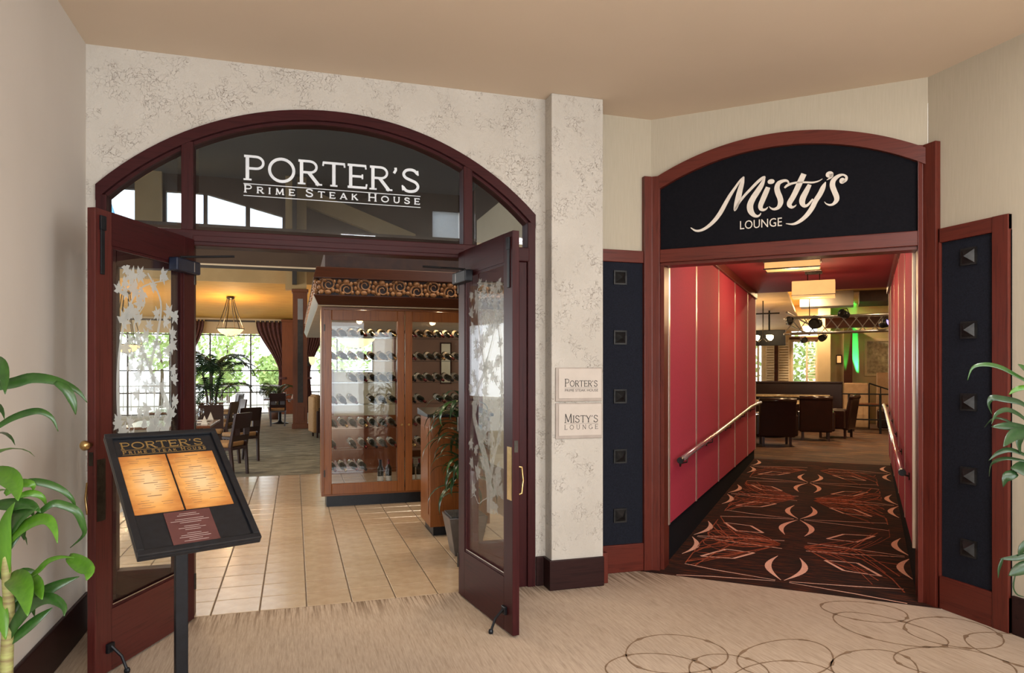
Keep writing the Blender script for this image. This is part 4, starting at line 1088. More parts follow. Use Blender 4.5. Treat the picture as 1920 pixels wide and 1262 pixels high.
MB().box(-.52, .52, -.06, .06, .85, .90).build('sill', 'cherry_x', t)
for x in (-.5, .48): MB().box(x, x + .03, -.03, .03, .9, 1.62).build('post', 'column_wood', t)

# ------------------------------------------------------------------ wine cabinet
cab = thing('wine_cabinet', 'cherry wine display cabinet with two tall glass doors', 'cabinet', (.30, 8.47, 0))
CW, CD = 1.95, .52        # local x 0..CW, y 0..CD
MB().box(.06, CW - .02, .05, CD - .05, 0, .125).build('toe_kick', 'black_metal', cab)
MB().box(.0, CW, .02, CD, .125, .185).build('bottom_board', 'cherry_x', cab, bevel=.004)
MB().box(.0, CW, .02, CD, 2.32, 2.345).build('top_board', 'cherry_x', cab)
MB().box(.0, .03, .02, CD, .186, 2.32).build('side_post', 'cherry', cab)
MB().box(CW - .03, CW, .02, CD, .186, 2.32).build('side_panel', 'cherry', cab)
MB().box(0, .06, CD - .05, CD, .186, 2.32).build('back_post', 'cherry', cab)
MB().box(.94, 1.0, CD - .05, CD, .186, 2.32).build('back_post', 'cherry', cab)
MB().box(.065, .935, CD - .03, CD - .024, .186, 2.32).build('back_pane', 'clear_glass', cab)
MB().box(1.005, CW - .035, CD - .03, CD - .024, .186, 2.32).build('back_pane', 'clear_glass', cab)
for x0 in (.03, .975):
    dr = MB().box(x0, x0 + .085, -.02, .02, .15, 2.315).box(x0 + .85, x0 + .935, -.02, .02, .15, 2.315).box(x0 + .085, x0 + .85, -.02, .02, .15, .275).box(x0 + .085, x0 + .85, -.02, .02, 2.19, 2.315).build('door', 'cherry', cab, bevel=.006)
    MB().box(x0 + .085, x0 + .85, -.002, .003, .275, 2.19).build('door_glass', 'clear_glass', dr)
    hx = x0 + .90 if x0 < .5 else x0 + .04
    MB().lathe([(.006, 0), (.006, .012), (.014, .02), (.012, .03), (.002, .034)], (0, 0, 0), 10).build('knob', 'brass', dr, (hx, -.02, .95), (R(90), 0, 0))
    for z in (.4, 2.1): MB().cyl(((x0 + .004 if x0 < .5 else x0 + .931), -.023, z - .04), ((x0 + .004 if x0 < .5 else x0 + .931), -.023, z + .04), .008, 7).build('hinge', 'bronze', dr)
rows = [2.045, 1.765, 1.50, 1.235, .955, .70, .43]
for z in rows:
    for yy in (.14, .36):
        MB().box(.06, CW - .06, yy - .003, yy + .003, z - .050, z - .042).build('bottle_rail', 'goblet_glass', cab)
MB().box(.05, CW - .05, .06, CD - .06, .187, .20).build('blue_shelf', 'closer_blue', cab)
point('cabinet_light', (.30 + .5, 8.47 + .25, 2.24), 5, AMB, .04)
point('cabinet_light', (.30 + 1.45, 8.47 + .25, 2.24), 5, AMB, .04)

# canopy with carved frieze
can = thing('carved_canopy', 'dark wooden canopy with carved fruit and scroll frieze above the wine cabinet', 'canopy', (.24, 8.36, 0))
LW, LY = 3.0, 8.3
MB().box(.03, LW, .03, LY, 2.38, 2.80).build('core', 'carving_dark', can)
def sloped(z0, z1, o0, o1):
    return MB().hexa([(-o0, -o0, z0), (LW, -o0, z0), (LW, LY, z0), (-o0, LY, z0), (-o1, -o1, z1), (LW, -o1, z1), (LW, LY, z1), (-o1, LY, z1)])
sloped(2.362, 2.475, -.02, .035).build('lower_moulding', 'crown_wood', can, bevel=.01)
sloped(2.665, 2.80, .035, .0).build('upper_moulding', 'crown_wood', can, bevel=.01)
MB().box(.02, LW - .02, .05, LY - .05, 2.352, 2.3615).build('lit_soffit', 'soffit_light', can)
MB().box(.10, LW, .12, LY, 2.801, 3.02).build('top_box', 'carving_dark', can)
def carved(kind):
    mb = MB(); f_ = 1 if kind == 0 else -1
    P = []
    for i in range(22):
        a_ = i * .48; q = .018 + .0026 * i
        P.append((.02 + q * math.cos(a_), -.012, f_ * .022 + q * math.sin(a_)))
    mb.tube(P, [.006 + .0004 * i for i in range(22)], 5)
    for q in (.062, .078, .094):
        mb.tube([(.015 + q * math.cos(R(a_)), -.006, f_ * .022 + q * .8 * math.sin(R(a_))) for a_ in range(60, 250, 27)], .0065, 5)
    for (x, z, rx, rz_) in ((-.055, -.055, .026, .026), (.012, -.058, .038, .028), (.062, -.035, .02, .026), (-.075, -.01, .02, .024), (-.078, .042, .026, .02), (-.02, .066, .02, .022), (.075, .055, .018, .022)):
        mb.ball((x, -.012, f_ * z), rx, .026, rz_, 9, 6)
    return mb
cm = [None, None]
CS = 1.14
def put_carving(i, loc, rot):
    k = i % 2
    if cm[k] is None:
        q = carved(k); q.v = [(p[0] * CS, p[1] * 1.3, p[2] * CS) for p in q.v]
        o = q.build('carved_block', 'carving', can, loc, rot, smooth=True); cm[k] = o.data
    else: MB().build('carved_block', None, can, loc, rot, mesh=cm[k])
for i in range(13): put_carving(i, (.115 + i * .205, .02, 2.57), (0, 0, 0))
for i in range(20): put_carving(i, (.02, .16 + i * .38, 2.57), (0, 0, -R(90)))

# wine bottles (neck towards the camera), one thing each
ORD = ['first', 'second', 'third', 'fourth', 'fifth', 'sixth', 'seventh']
ROW = ['top', 'second', 'third', 'fourth', 'fifth', 'sixth', 'bottom']
def bottle_proto(foil):
    t = thing('wine_bottle', 'x', 'bottle')
    MB().lathe([(.0, .0), (.034, .0), (.0375, .008), (.0375, .185), (.034, .205), (.018, .235), (.0145, .25), (.0145, .30), (.0, .302)], (0, 0, 0), 14, False).build('body', 'bottle_glass', t, smooth=True)
    MB().lathe([(.0158, .245), (.0158, .302), (.0, .3045)], (0, 0, 0), 12, False).build('foil_capsule', foil, t, smooth=True)
    MB().lathe([(.0380, .045), (.0380, .105)], (0, 0, 0), 14, False).build('paper_label', 'bottle_label', t, smooth=True)
    return t
protos = [bottle_proto(f) for f in ('foil_red', 'foil_black', 'foil_gold')]
usedp = [False] * 3
rb = random.Random(2)
def put_bottle(loc, rot, lab, grp):
    k = rb.choice([0, 1, 1, 2, 0])
    if not usedp[k]:
        usedp[k] = True; o = protos[k]; o.location = loc; o.rotation_euler = rot; o['label'] = lab; o['group'] = grp
    else: dup(protos[k], loc, 0, lab, grp, rot)
pat1 = ['1111111', '1111111', '0011111', '1110111', '1111111', '1011111', '1111000']
pat2 = ['111111', '111111', '111111', '110111', '111111', '111111', '001111']
for r_, z in enumerate(rows):
    for dn, (x0, pat) in enumerate(((.30 + .145, pat1[r_]), (.30 + 1.09, pat2[r_]))):
        c_ = 0
        for i, ch in enumerate(pat):
            if ch == '0': continue
            lab = '%s wine bottle from the left, %s row, %s cabinet door' % (ORD[c_], ROW[r_], 'left' if dn == 0 else 'right'); c_ += 1
            put_bottle((x0 - .035 + i * .119 + rb.uniform(-.004, .004), 8.47 + .40, z + .045), (R(90) + R(13), 0, rb.uniform(-.04, .04) + .22), lab, 'wine bottles lying in the cabinet rows')
for i, (x, lab) in enumerate([(.30 + .71, 'left of two upright wine bottles on the left cabinet floor'), (.30 + .81, 'right of two upright wine bottles on the left cabinet floor'), (.30 + 1.10, 'left upright wine bottle on the right cabinet floor'), (.30 + 1.19, 'right upright wine bottle on the right cabinet floor')]):
    put_bottle((x, 8.47 + .25, .2012), (0, 0, 0), lab, 'upright bottles on the cabinet floor')
for k in range(3):
    if not usedp[k]: put_bottle((.30 + 1.6 + .1 * k, 8.57, .2), (0, 0, 0), 'spare upright bottle at the right end of the cabinet', 'upright bottles on the cabinet floor')

# ------------------------------------------------------------------ host stand and planter by the right door
t = thing('host_stand', 'tall cherry host stand with a dark top beside the planter', 'podium', (1.245, 6.68, 0))
MB().box(.04, .56, .04, .48, 0, .09).build('plinth', 'black_metal', t)
MB().box(0, .60, .0, .52, .09, 1.15).build('body', 'cherry', t, bevel=.006)
MB().box(.07, .53, -.008, 0, .2, 1.05).build('front_panel', 'cherry', t, bevel=.004)
MB().box(-.008, 0, .07, .45, .2, 1.05).build('side_panel', 'cherry', t, bevel=.004)
MB().hexa([(-.03, -.03, 1.15), (.63, -.03, 1.15), (.63, .55, 1.15), (-.03, .55, 1.15), (-.03, -.03, 1.18), (.63, -.03, 1.18), (.63, .55, 1.22), (-.03, .55, 1.22)]).build('top', 'black_metal', t, bevel=.006)
def strap_leaf(base, az, L, wd, el, droop, fold=.25, n=9):
    """drooping strap leaf"""
    A, C, B = [], [], []
    p = Vector(base); e = el
    side = Vector((-math.sin(az), math.cos(az), 0))
    for i in range(n + 1):
        t_ = i / n
        d = Vector((math.cos(az) * math.cos(e), math.sin(az) * math.cos(e), math.sin(e)))
        w_ = wd * (math.sin(math.pi * min(1, .12 + t_ * .88) ** .8)) * .5 if t_ < 1 else 0.0005
        up = Vector((-math.cos(az) * math.sin(e), -math.sin(az) * math.sin(e), math.cos(e)))
        A.append(p + side * w_ + up * w_ * fold); C.append(p.copy()); B.append(p - side * w_ + up * w_ * fold)
        p = p + d * (L / n); e -= droop / n * (0.5 + t_)
    mb = MB(); k = n + 1
    fs = [(i, i + 1, k + i + 1, k + i) for i in range(n)] + [(k + i, k + i + 1, 2 * k + i + 1, 2 * k + i) for i in range(n)]
    return mb.add(A + C + B, fs)
def planter_plant():
    t = thing('potted_dracaena', 'dark strap-leaved plant in a tapered grey planter beside the host stand', 'plant', (1.43, 6.02, 0))
    MB().hexa([(-.11, -.11, 0), (.11, -.11, 0), (.11, .11, 0), (-.11, .11, 0), (-.17, -.17, .34), (.17, -.17, .34), (.17, .17, .34), (-.17, .17, .34)]).build('planter', 'pot_grey', t, bevel=.006)
    MB().box(-.15, .15, -.15, .15, .335, .352).build('pebbles', 'pebble', t)
    MB().tube([(0, 0, .34), (.02, 0, .9), (.0, .02, 1.28)], [.02, .017, .012], 7).build('cane', 'bark', t)
    MB().tube([(.05, .04, .34), (.08, .05, .7), (.07, .06, .95)], [.018, .014, .01], 7).build('cane', 'bark', t)
    rr = random.Random(4)
    for i in range(96):
        z = rr.choice([rr.uniform(.75, 1.3), rr.uniform(.45, 1.0)]); az = rr.uniform(0, 6.283)
        L = rr.uniform(.34, .56)
        if math.cos(az) > .2 and abs(math.sin(az)) < .8: L *= .6
        strap_leaf((.01, .01, z), az, L, .050, rr.uniform(.3, 1.1), rr.uniform(2.2, 3.4)).build('leaf', rr.choice(['leaf_dark', 'leaf_dark', 'leaf_dark', 'leaf_mid']), t, smooth=True)
planter_plant()

# ------------------------------------------------------------------ dining furniture
def chair_proto():
    t = thing('dining_chair', 'x', 'chair')
    for sx in (-1, 1):
        MB().hexa([(sx * .19 - .018, -.235, 0), (sx * .19 + .018, -.235, 0), (sx * .19 + .018, -.20, 0), (sx * .19 - .018, -.20, 0), (sx * .205 - .022, -.20, .45), (sx * .205 + .022, -.20, .45), (sx * .205 + .022, -.155, .45), (sx * .205 - .022, -.155, .45)]).build('leg', 'chair_wood', t)
        MB().hexa([(sx * .19 - .016, .205, 0), (sx * .19 + .016, .205, 0), (sx * .19 + .016, .235, 0), (sx * .19 - .016, .235, 0), (sx * .205 - .02, .17, .42), (sx * .205 + .02, .17, .42), (sx * .205 + .02, .215, .42), (sx * .205 - .02, .215, .42)]).build('leg', 'chair_wood', t)
        MB().hexa([(sx * .205 - .022, -.20, .45), (sx * .205 + .022, -.20, .45), (sx * .205 + .022, -.155, .45), (sx * .205 - .022, -.155, .45), (sx * .20 - .02, -.285, .95), (sx * .20 + .02, -.285, .95), (sx * .20 + .02, -.255, .95), (sx * .20 - .02, -.255, .95)]).build('back_stile', 'chair_wood', t)
    MB().box(-.225, .225, -.20, .23, .40, .44).build('seat_frame', 'chair_wood', t)
    MB().box(-.225, .225, -.16, .24, .441, .515).build('seat_cushion', 'seat_tan', t, bevel=.025, seg=3)
    def back(z0, z1):
        def yy(z): return -.20 - .085 * (z - .45) / .5
        return MB().hexa([(-.19, yy(z0), z0), (.19, yy(z0), z0), (.19, yy(z0) + .03, z0), (-.19, yy(z0) + .03, z0), (-.19, yy(z1), z1), (.19, yy(z1), z1), (.19, yy(z1) + .028, z1), (-.19, yy(z1) + .028, z1)])
    back(.72, .955).build('backrest', 'chair_wood', t)
    back(.53, .62).build('back_rail', 'chair_wood', t)
    MB().box(-.19, -.06, -.25, -.225, .62, .72).build('back_slat', 'chair_wood', t)
    MB().box(.06, .19, -.25, -.225, .62, .72).build('back_slat', 'chair_wood', t)
    return t
ch0 = chair_proto(); ch_used = [False]
def chair(x, y, deg, lab):
    """deg: direction the sitter faces (0 = +y)"""
    if not ch_used[0]:
        ch_used[0] = True; o = ch0; o.location = (x, y, 0); o.rotation_euler = (0, 0, R(deg)); o['label'] = lab; o['group'] = 'dark wooden dining chairs'
    else: dup(ch0, (x, y, 0), R(deg), lab, 'dark wooden dining chairs')
def dining_table(label, x, y, w_, d_):
    t = thing('dining_table', label, 'table', (x, y, 0))
    MB().box(-w_ / 2, w_ / 2, -d_ / 2, d_ / 2, .72, .76).build('tabletop', 'table_wood', t, bevel=.008)
    MB().lathe([(.25, 0), (.25, .02), (.08, .05), (.045, .1), (.045, .66), (.12, .72)], (0, 0, 0), 14).build('pedestal', 'black_metal', t, smooth=True)
    return t
gl0 = None
def goblet(x, y, lab, grp='wine glasses on the dining tables'):
    global gl0
    if gl0 is None:
        gl0 = thing('wine_glass', lab, 'glass', (x, y, .76), 0, grp)
        MB().lathe([(.034, 0), (.034, .003), (.006, .008), (.004, .09)], (0, 0, 0), 12).build('stem', 'goblet_glass', gl0, smooth=True)
        MB().lathe([(.006, .09), (.03, .11), (.042, .14), (.040, .18), (.033, .205)], (0, 0, 0), 14, False).build('bowl', 'goblet_glass', gl0, smooth=True)
    else: dup(gl0, (x, y, .76), 0, lab, grp)
pl0 = None
def plate(x, y, lab):
    global pl0
    if pl0 is None:
        o = MB().lathe([(0, 0), (.07, 0), (.12, .016), (.118, .02), (.07, .006), (0, .005)], (0, 0, 0), 18, False).build('dinner_plate', 'china', None, (x, y, .76), smooth=True); pl0 = o
        tag(o, lab, 'plate', 'white plates on the dining tables')
    else:
        c = pl0.copy(); col.objects.link(c); c.location = (x, y, .76); c['label'] = lab
def napkin(x, y, lab):
    t = MB().add([(-.05, -.05, 0), (.05, -.05, 0), (.05, .05, 0), (-.05, .05, 0), (0, 0, .14)], [(0, 1, 4), (1, 2, 4), (2, 3, 4), (3, 0, 4), (3, 2, 1, 0)]).build('napkin', 'linen', None, (x, y, .761))
    tag(t, lab, 'napkin', 'folded napkins on the dining tables')
dining_table('nearest set dining table, just behind the open left door', -1.85, 12.3, 1.25, 1.5)
chair(-.98, 11.55, 62, 'nearest dark dining chair with tan seat, behind the menu stand corner')
chair(-.90, 13.25, 40, 'dark dining chair with tan seat on the carpet left of the walkway')
chair(-1.5, 14.0, 180, 'dark dining chair on the far side of the nearest set table')
chair(-2.7, 12.0, -90, 'dark dining chair left of the nearest set table')
for i, (x, y) in enumerate([(-1.45, 11.85), (-1.52, 12.35), (-1.50, 12.85), (-1.66, 12.1), (-1.74, 12.7), (-2.0, 11.9)]): goblet(x, y, '%s wine glass from the walkway on the nearest set table' % ORD[i])
for i, (x, y) in enumerate([(-1.40, 12.1), (-1.42, 12.65)]): plate(x, y, '%s white plate on the nearest set table' % ('nearer', 'farther')[i]); napkin(x + .06, y - .24 + .48 * i, '%s folded napkin on the nearest set table' % ('nearer', 'farther')[i])
dining_table('second set dining table farther along the left side', -2.15, 16.2, 1.3, 1.3)
chair(-1.45, 15.7, 75, 'dark dining chair at the near corner of the second table')
chair(-1.35, 16.9, 110, 'dark dining chair at the far corner of the second table')
for i, (x, y) in enumerate([(-1.75, 15.9), (-1.9, 16.5), (-1.68, 16.4)]): goblet(x, y, '%s wine glass on the second dining table' % ORD[i])
dining_table('third dining table beside the potted palm', -2.4, 20.6, 1.2, 1.2)
chair(-1.62, 20.2, 80, 'dark dining chair in front of the potted palm')
chair(-1.7, 21.2, 120, 'dark dining chair right behind the potted palm')
dining_table('small dining table by the wooden column', -.42, 22.35, .9, .9)
chair(-.46, 21.45, 0, 'dark dining chair with its back to us beside the wooden column')
goblet(-.62, 22.2, 'left wine glass on the table by the wooden column'); goblet(-.28, 22.25, 'right wine glass on the table by the wooden column')
napkin(-.05, 22.2, 'folded napkin on the table by the wooden column')
# dark bar counter seen low through the left door glass
t = thing('bar_counter', 'dark sideboard seen low through the left door glass', 'counter', (-4.3, 12.2, 0))
MB().box(-.9, .9, -.3, .3, 0, 1.0).build('body', 'chair_wood', t)
MB().box(-.95, .95, -.35, .35, 1.0, 1.05).build('worktop', 'black_metal', t, bevel=.01)
for i, x in enumerate((-.5, -.1, .35)):
    o = MB().lathe([(.0, 0), (.05, 0), (.055, .11), (.05, .11), (.045, .01), (0, .01)], (-4.3 + x, 12.1, 1.05), 14, False).build('china_cup', 'china', None, smooth=True)
    tag(o, '%s white cup on the dark sideboard' % ['left', 'middle', 'right'][i], 'cup', 'white cups on the sideboard')
# banquette chairs under the canopy
def armchair(x, y, deg, lab):
    t = thing('armchair', lab, 'chair', (x, y, 0), R(deg), 'tan armchairs under the canopy')
    MB().box(-.30, .30, -.30, .30, .12, .46).build('seat', 'seat_tan', t, bevel=.03)
    MB().box(-.30, .30, -.36, -.22, .12, .98).build('backrest', 'seat_tan', t, bevel=.04)
    for s_ in (-1, 1): MB().box(s_ * .30 - .05, s_ * .30 + .05, -.28, .28, .12, .64).build('armrest', 'chair_wood', t, bevel=.02)
    for sx in (-.25, .25):
        for sy in (-.25, .25): MB().box(sx - .02, sx + .02, sy - .02, sy + .02, 0, .12).build('leg', 'chair_wood', t)
armchair(.72, 17.6, -80, 'nearer tan armchair just left of the wine cabinet edge')
armchair(.80, 19.0, -80, 'farther tan armchair just left of the wine cabinet edge')

# ------------------------------------------------------------------ indoor palms
frond_mesh = None
def frond():
    mb = MB(); P = []; p = Vector((0, 0, 0)); e = 1.15
    for i in range(13):
        P.append(p.copy()); p = p + Vector((math.cos(e), 0, math.sin(e))) * .075; e -= .13 + .012 * i
    mb.tube(P, [.010 - .0006 * i for i in range(13)], 4)
    for i in range(2, 13):
        for s_ in (-1, 1):
            for h in (0, .5):
                if i == 12 and h: continue
                q = P[i].lerp(P[min(i + 1, 12)], h); d = (P[min(i + 1, 12)] - P[i - 1]).normalized()
                L = .34 * math.sin(math.pi * (i / 14.0)) ** .6 + .04
                tip = q + d * L * .6 + Vector((0, s_ * L * .75, -L * .30)); mid = q.lerp(tip, .45) + Vector((0, 0, .03)); wv = d * .016
                mb.add([q, mid + wv, tip, mid - wv], [(0, 1, 2, 3)])
    return mb
def palm(label, x, y, h, n, sc, seed):
    global frond_mesh
    rr = random.Random(seed)
    t = thing('potted_palm', label, 'plant', (x, y, 0))
    MB().lathe([(.0, 0), (.17, 0), (.22, .40), (.20, .40), (.19, .35), (0, .35)], (0, 0, 0), 16, False).build('pot', 'pot_terracotta', t, smooth=True)
    for k in range(4):
        a_ = k * 1.6
        MB().tube([(.06 * math.cos(a_), .06 * math.sin(a_), .34), (.10 * math.cos(a_), .08 * math.sin(a_), h * .6), (.20 * math.cos(a_), .12 * math.sin(a_), h)], [.035, .03, .02], 7).build('stem', 'bark', t)
    for i in range(n):
        a_ = i * 2.4 + rr.uniform(-.3, .3); k = i % 4 * 1.6
        loc = (.20 * math.cos(k), .12 * math.sin(k), h - rr.uniform(0, .15) if i % 5 else h * .6)
        rot = (0, -rr.uniform(-.25, .35), a_); s_ = sc * rr.uniform(.8, 1.15)
        if frond_mesh is None: o = frond().build('frond', 'leaf_dark', t, loc, rot); frond_mesh = o.data
        else: o = MB().build('frond', None, t, loc, rot, mesh=frond_mesh)
        o.scale = (s_, s_, s_)
palm('tall potted palm with arching fronds in front of the garden window', -1.95, 18.7, 1.55, 22, 1.15, 3)
palm('small potted palm beside the brown drape', -.62, 24.4, .85, 16, .8, 8)

# ------------------------------------------------------------------ lounge beyond the hall (hall frame)
G = .17
def hth(name, label, cat, x, y, z=G, r=0., group=None): return thing(name, label, cat, HW(x, y, z), HA + r, group)
struct(hb(MB().box(-2.2, 6, HL, 17, -.05, G), 'floor_lounge', 'lounge_floor_carpet'), 'dark patterned lounge carpet')
struct(hb(MB().box(-2.2, 6, HL, 17, 3.45, 3.55), 'ceiling_lounge', 'tan_paint'), 'warm tan lounge ceiling')
struct(hb(MB().hexa([(-2.2, 9.6, 3.2), (.35, 9.6, 3.2), (.35, 15.95, 2.72), (-2.2, 15.95, 2.72), (-2.2, 9.6, 3.26), (.35, 9.6, 3.26), (.35, 15.95, 2.78), (-2.2, 15.95, 2.78)]), 'ceiling_lounge_sloped', 'tan_paint'), 'sloping warm ceiling panel of the lounge')
struct(hb(MB().box(-2.2, .35, 9.4, 9.6, 3.2, 3.45), 'trim_5', 'crown_wood'), 'brown beam at the edge of the sloping lounge ceiling')
struct(hb(MB().box(-2.2, XL0 - .14, HL - .1, HL, 0, 3.5).box(xr(HL) + .14, 6, HL - .1, HL, 0, 3.5).box(-.1, 2.3, HL - .1, HL - .002, HC + .1, 3.5), 'wall_lounge_near', 'beige_paint'), 'lounge side of the hall end wall')
struct(hb(MB().box(-2.3, -2.2, HL, 17, 0, 3.5), 'wall_lounge_left', 'beige_paint'), 'left lounge wall')
struct(hb(MB().box(6, 6.1, HL, 17, 0, 3.5), 'wall_lounge_right', 'beige_paint'), 'right lounge wall')
g = MB()
x = -2.2
for a, b_ in ((-1.95, -1.3), (-1.15, -.74), (.03, .71)):
    g.box(x, a, 16, 16.15, G, 3.45); g.box(a, b_, 16, 16.15, G, 1.2); g.box(a, b_, 16, 16.15, 2.47, 3.45 if b_ < 0 else 2.58); x = b_
g.hexa([(.03, 16, 2.58), (.71, 16, 2.58), (.71, 16.15, 2.58), (.03, 16.15, 2.58), (.03, 16, 2.581), (.71, 16, 2.60), (.71, 16.15, 2.60), (.03, 16.15, 2.581)])
g.box(.03, .71, 16, 16.15, 2.88, 3.45); g.box(x, 6, 16, 16.15, G, 3.45)
lwall = struct(hb(g, 'wall_lounge_far', 'beige_paint'), 'far lounge wall with shuttered windows')
def lwin(n, a, b_, z0, z1, lab, slats=None):
    t = tag(thing(n, None, None, HW(0, 16.05), HA), lab, None, None, 'structure')
    for (x0, x1) in ((a, a + .05), (b_ - .05, b_), ((a + b_) / 2 + .04, (a + b_) / 2 + .10)): MB().box(x0, x1, -.04, .04, z0, z1).build('window_frame', 'shutter_white', t)
    for z in (z0, z1 - .05): MB().box(a, b_, -.04, .04, z, z + .05).build('window_frame', 'shutter_white', t)
    MB().box(a, b_, .0, .006, z0, z1).build('window_pane', 'clear_glass', t)
    if slats:
        n_ = 14
        for i in range(n_):
            z = z0 + .08 + (z1 - z0 - .16) * i / n_
            MB().hexa([(slats[0], -.07, z), (slats[1], -.07, z), (slats[1], -.03, z + .025), (slats[0], -.03, z + .025), (slats[0], -.07, z + .008), (slats[1], -.07, z + .008), (slats[1], -.03, z + .033), (slats[0], -.03, z + .033)]).build('louvre', 'shutter_white', t)
lwin('window_3', .03, .71, 1.2, 2.47, 'lounge window with a half-open louvred shutter', (.46, .66))
lwin('window_4', -1.15, -.74, 1.2, 2.47, 'narrow lounge window beside the left hall wall')
lwin('window_5', -1.95, -1.3, 1.2, 2.47, 'wide lounge window hidden left of the hall')
for a, b_ in ((-.66, -.42), (-.32, -.02)):
    t = hth('window_shutter', 'folded louvred shutter %s the lounge windows' % ('left, between' if a < -.5 else 'right, between'), 'shutter', a, 15.98, 1.2)
    for x0 in (0, b_ - a - .03): MB().box(x0, x0 + .03, -.03, 0, 0, 1.27).build('stile', 'shutter_white', t)
    for i in range(16): MB().box(.03, b_ - a - .03, -.026, -.006, .04 + i * .075, .085 + i * .075).build('louvre', 'shutter_white', t)
struct(hb(MB().box(-.42, -.33, 15.9, 16, G, 2.74), 'trim_6', 'crown_wood'), 'dark brown post between the lounge windows')
struct(hb(MB().box(-.02, .75, 15.93, 16, 2.49, 2.55), 'trim_7', 'crown_wood'), 'thin brown lintel above the lounge window')
# green-lit end, pier, column, beam
struct(hb(MB().box(.75, 1.06, 15.55, 16, G, 3.45), 'wall_lounge_pier', 'beige_paint'), 'tan pier beside the lounge window')
o = hb(MB().box(1.39, 1.60, 15.5, 15.99, G, 2.80), 'lounge_column', 'crown_wood'); tag(o, 'dark square column lit green in the lounge', 'column')
struct(hb(MB().box(.95, 6, 14.6, 14.9, 2.72, 3.02), 'trim_8', 'crown_wood'), 'red-brown beam above the green-lit column')
def green(src, dst, e, size):
    l = bpy.data.lights.new('green_spot', 'SPOT'); l.energy = e; l.color = (.02, 1, .18); l.spot_size = R(size); l.spot_blend = .3; l.shadow_soft_size = .015
    o = bpy.data.objects.new('green_spot', l); col.objects.link(o)
    src, dst = Vector(HW(*src)), Vector(HW(*dst))
    o.location = src; o.rotation_euler = (dst - src).to_track_quat('-Z', 'Y').to_euler()
green((1.80, 15.93, 1.13), (1.54, 15.99, 2.9), 2600, 13)
green((1.43, 15.42, 1.13), (1.43, 15.49, 2.9), 4500, 12)
for x, y, lb in ((1.80, 15.93, 'stage uplight throwing a slanted green beam up the lounge wall'), (1.43, 15.42, 'stage uplight washing the dark lounge column green')):
    t = hth('green_uplight', lb, 'stage light', x, y, 1.02)
    MB().lathe([(.04, 0), (.045, .1), (.04, .1), (.035, .02)], (0, 0, 0), 12).build('housing', 'black_metal', t)
    MB().lathe([(0, .075), (.035, .078)], (0, 0, 0), 12, False).build('lens', 'green_lens', t)
o = hb(MB().box(1.66, 1.95, 15.78, 15.99, G, 1.02), 'uplight_plinth', 'booth_tan'); tag(o, 'low plinth right of the dark lounge column', 'plinth')
o = hb(MB().box(1.33, 1.56, 15.30, 15.49, G, 1.02), 'uplight_plinth', 'booth_tan'); tag(o, 'low plinth in front of the dark lounge column', 'plinth')
t = hth('square_sconce', 'square amber wall sconce beside the green-lit column', 'sconce', 1.27, 15.98, 1.79)
MB().box(-.075, .075, -.03, .02, 0, .25).build('frame', 'crown_wood', t)
MB().box(-.05, .05, -.05, -.0301, .03, .22).build('glass', 'lamp_shade', t, bevel=.006)
t = hth('framed_picture', 'large cream framed picture with glare at the right of the lounge', 'picture', 1.90, 15.98, 1.45)
for (a, b_, c, e) in ((0, .75, 0, .07), (0, .75, .95, 1.02), (0, .07, .07, .95), (.68, .75, .07, .95)): MB().box(a, b_, -.03, 0, c, e).build('frame', 'frame_cream', t, bevel=.005)
MB().box(.07, .68, -.01, .0, .07, .95).build('print', 'art_print', t)
MB().box(.07, .68, -.013, -.011, .07, .95).build('glass', 'clear_glass', t)
# booth
t = hth('booth_divider', 'long dark leather booth back below the lounge windows', 'booth', -.15, 14.0)
MB().box(-1.9, 1.52, -.10, .10, 0, 1.11).build('back', 'leather', t, bevel=.02)
MB().box(-1.9, 1.52, -.12, .12, 1.1101, 1.15).build('cap_rail', 'chair_wood', t)
t = hth('booth_end', 'cream upholstered booth end right of the dark booth back', 'booth', 1.67, 14.0)
MB().box(-.28, .28, -.10, .10, .0, 1.12).build('back', 'booth_tan', t, bevel=.03)
t = hth('high_booth', 'tall cream booth back under the framed picture', 'booth', 2.9, 14.6)
MB().box(-.75, .75, -.10, .10, .0, 1.38).build('back', 'booth_tan', t, bevel=.03)
MB().box(-.75, .75, -.55, -.1, .0, .45).build('seat', 'leather', t, bevel=.03)
# leather chairs and table
def club(x, y, r, lab, w_=.62):
    t = hth('leather_chair', lab, 'chair', x, y, G, R(r), 'dark leather lounge chairs')
    MB().box(-w_ / 2, w_ / 2, -.30, .28, .20, .46).build('seat', 'leather', t, bevel=.03)
    MB().hexa([(-w_ / 2, -.34, .18), (w_ / 2, -.34, .18), (w_ / 2, -.22, .18), (-w_ / 2, -.22, .18), (-w_ / 2, -.44, .88), (w_ / 2, -.44, .88), (w_ / 2, -.34, .88), (-w_ / 2, -.34, .88)]).build('backrest', 'leather', t, bevel=.03)
    MB().cyl((-w_ / 2, -.40, .87), (w_ / 2, -.40, .87), .05, 12).build('back_roll', 'leather', t, smooth=True)
    for s_ in (-1, 1): MB().box(s_ * w_ / 2 - .05, s_ * w_ / 2 + .05, -.30, .26, .20, .60).build('armrest', 'leather', t, bevel=.03)
    for sx in (-.24, .24):
        for sy in (-.27, .22): MB().box(sx - .022, sx + .022, sy - .022, sy + .022, 0, .20).build('leg', 'chair_wood', t)
club(.20, 8.75, 12, 'nearest dark leather chair at the hall end', .66)
club(.86, 10.2, 4, 'middle dark leather chair with a studded back', .62)
club(1.22, 11.0, 75, 'dark leather chair seen from its side with a rolled back', .56)
club(-.55, 9.2, -30, 'dark leather chair half hidden by the left hall wall', .62)
t = hth('lounge_table', 'round marble lounge table behind the leather chairs', 'table', -.05, 10.6)
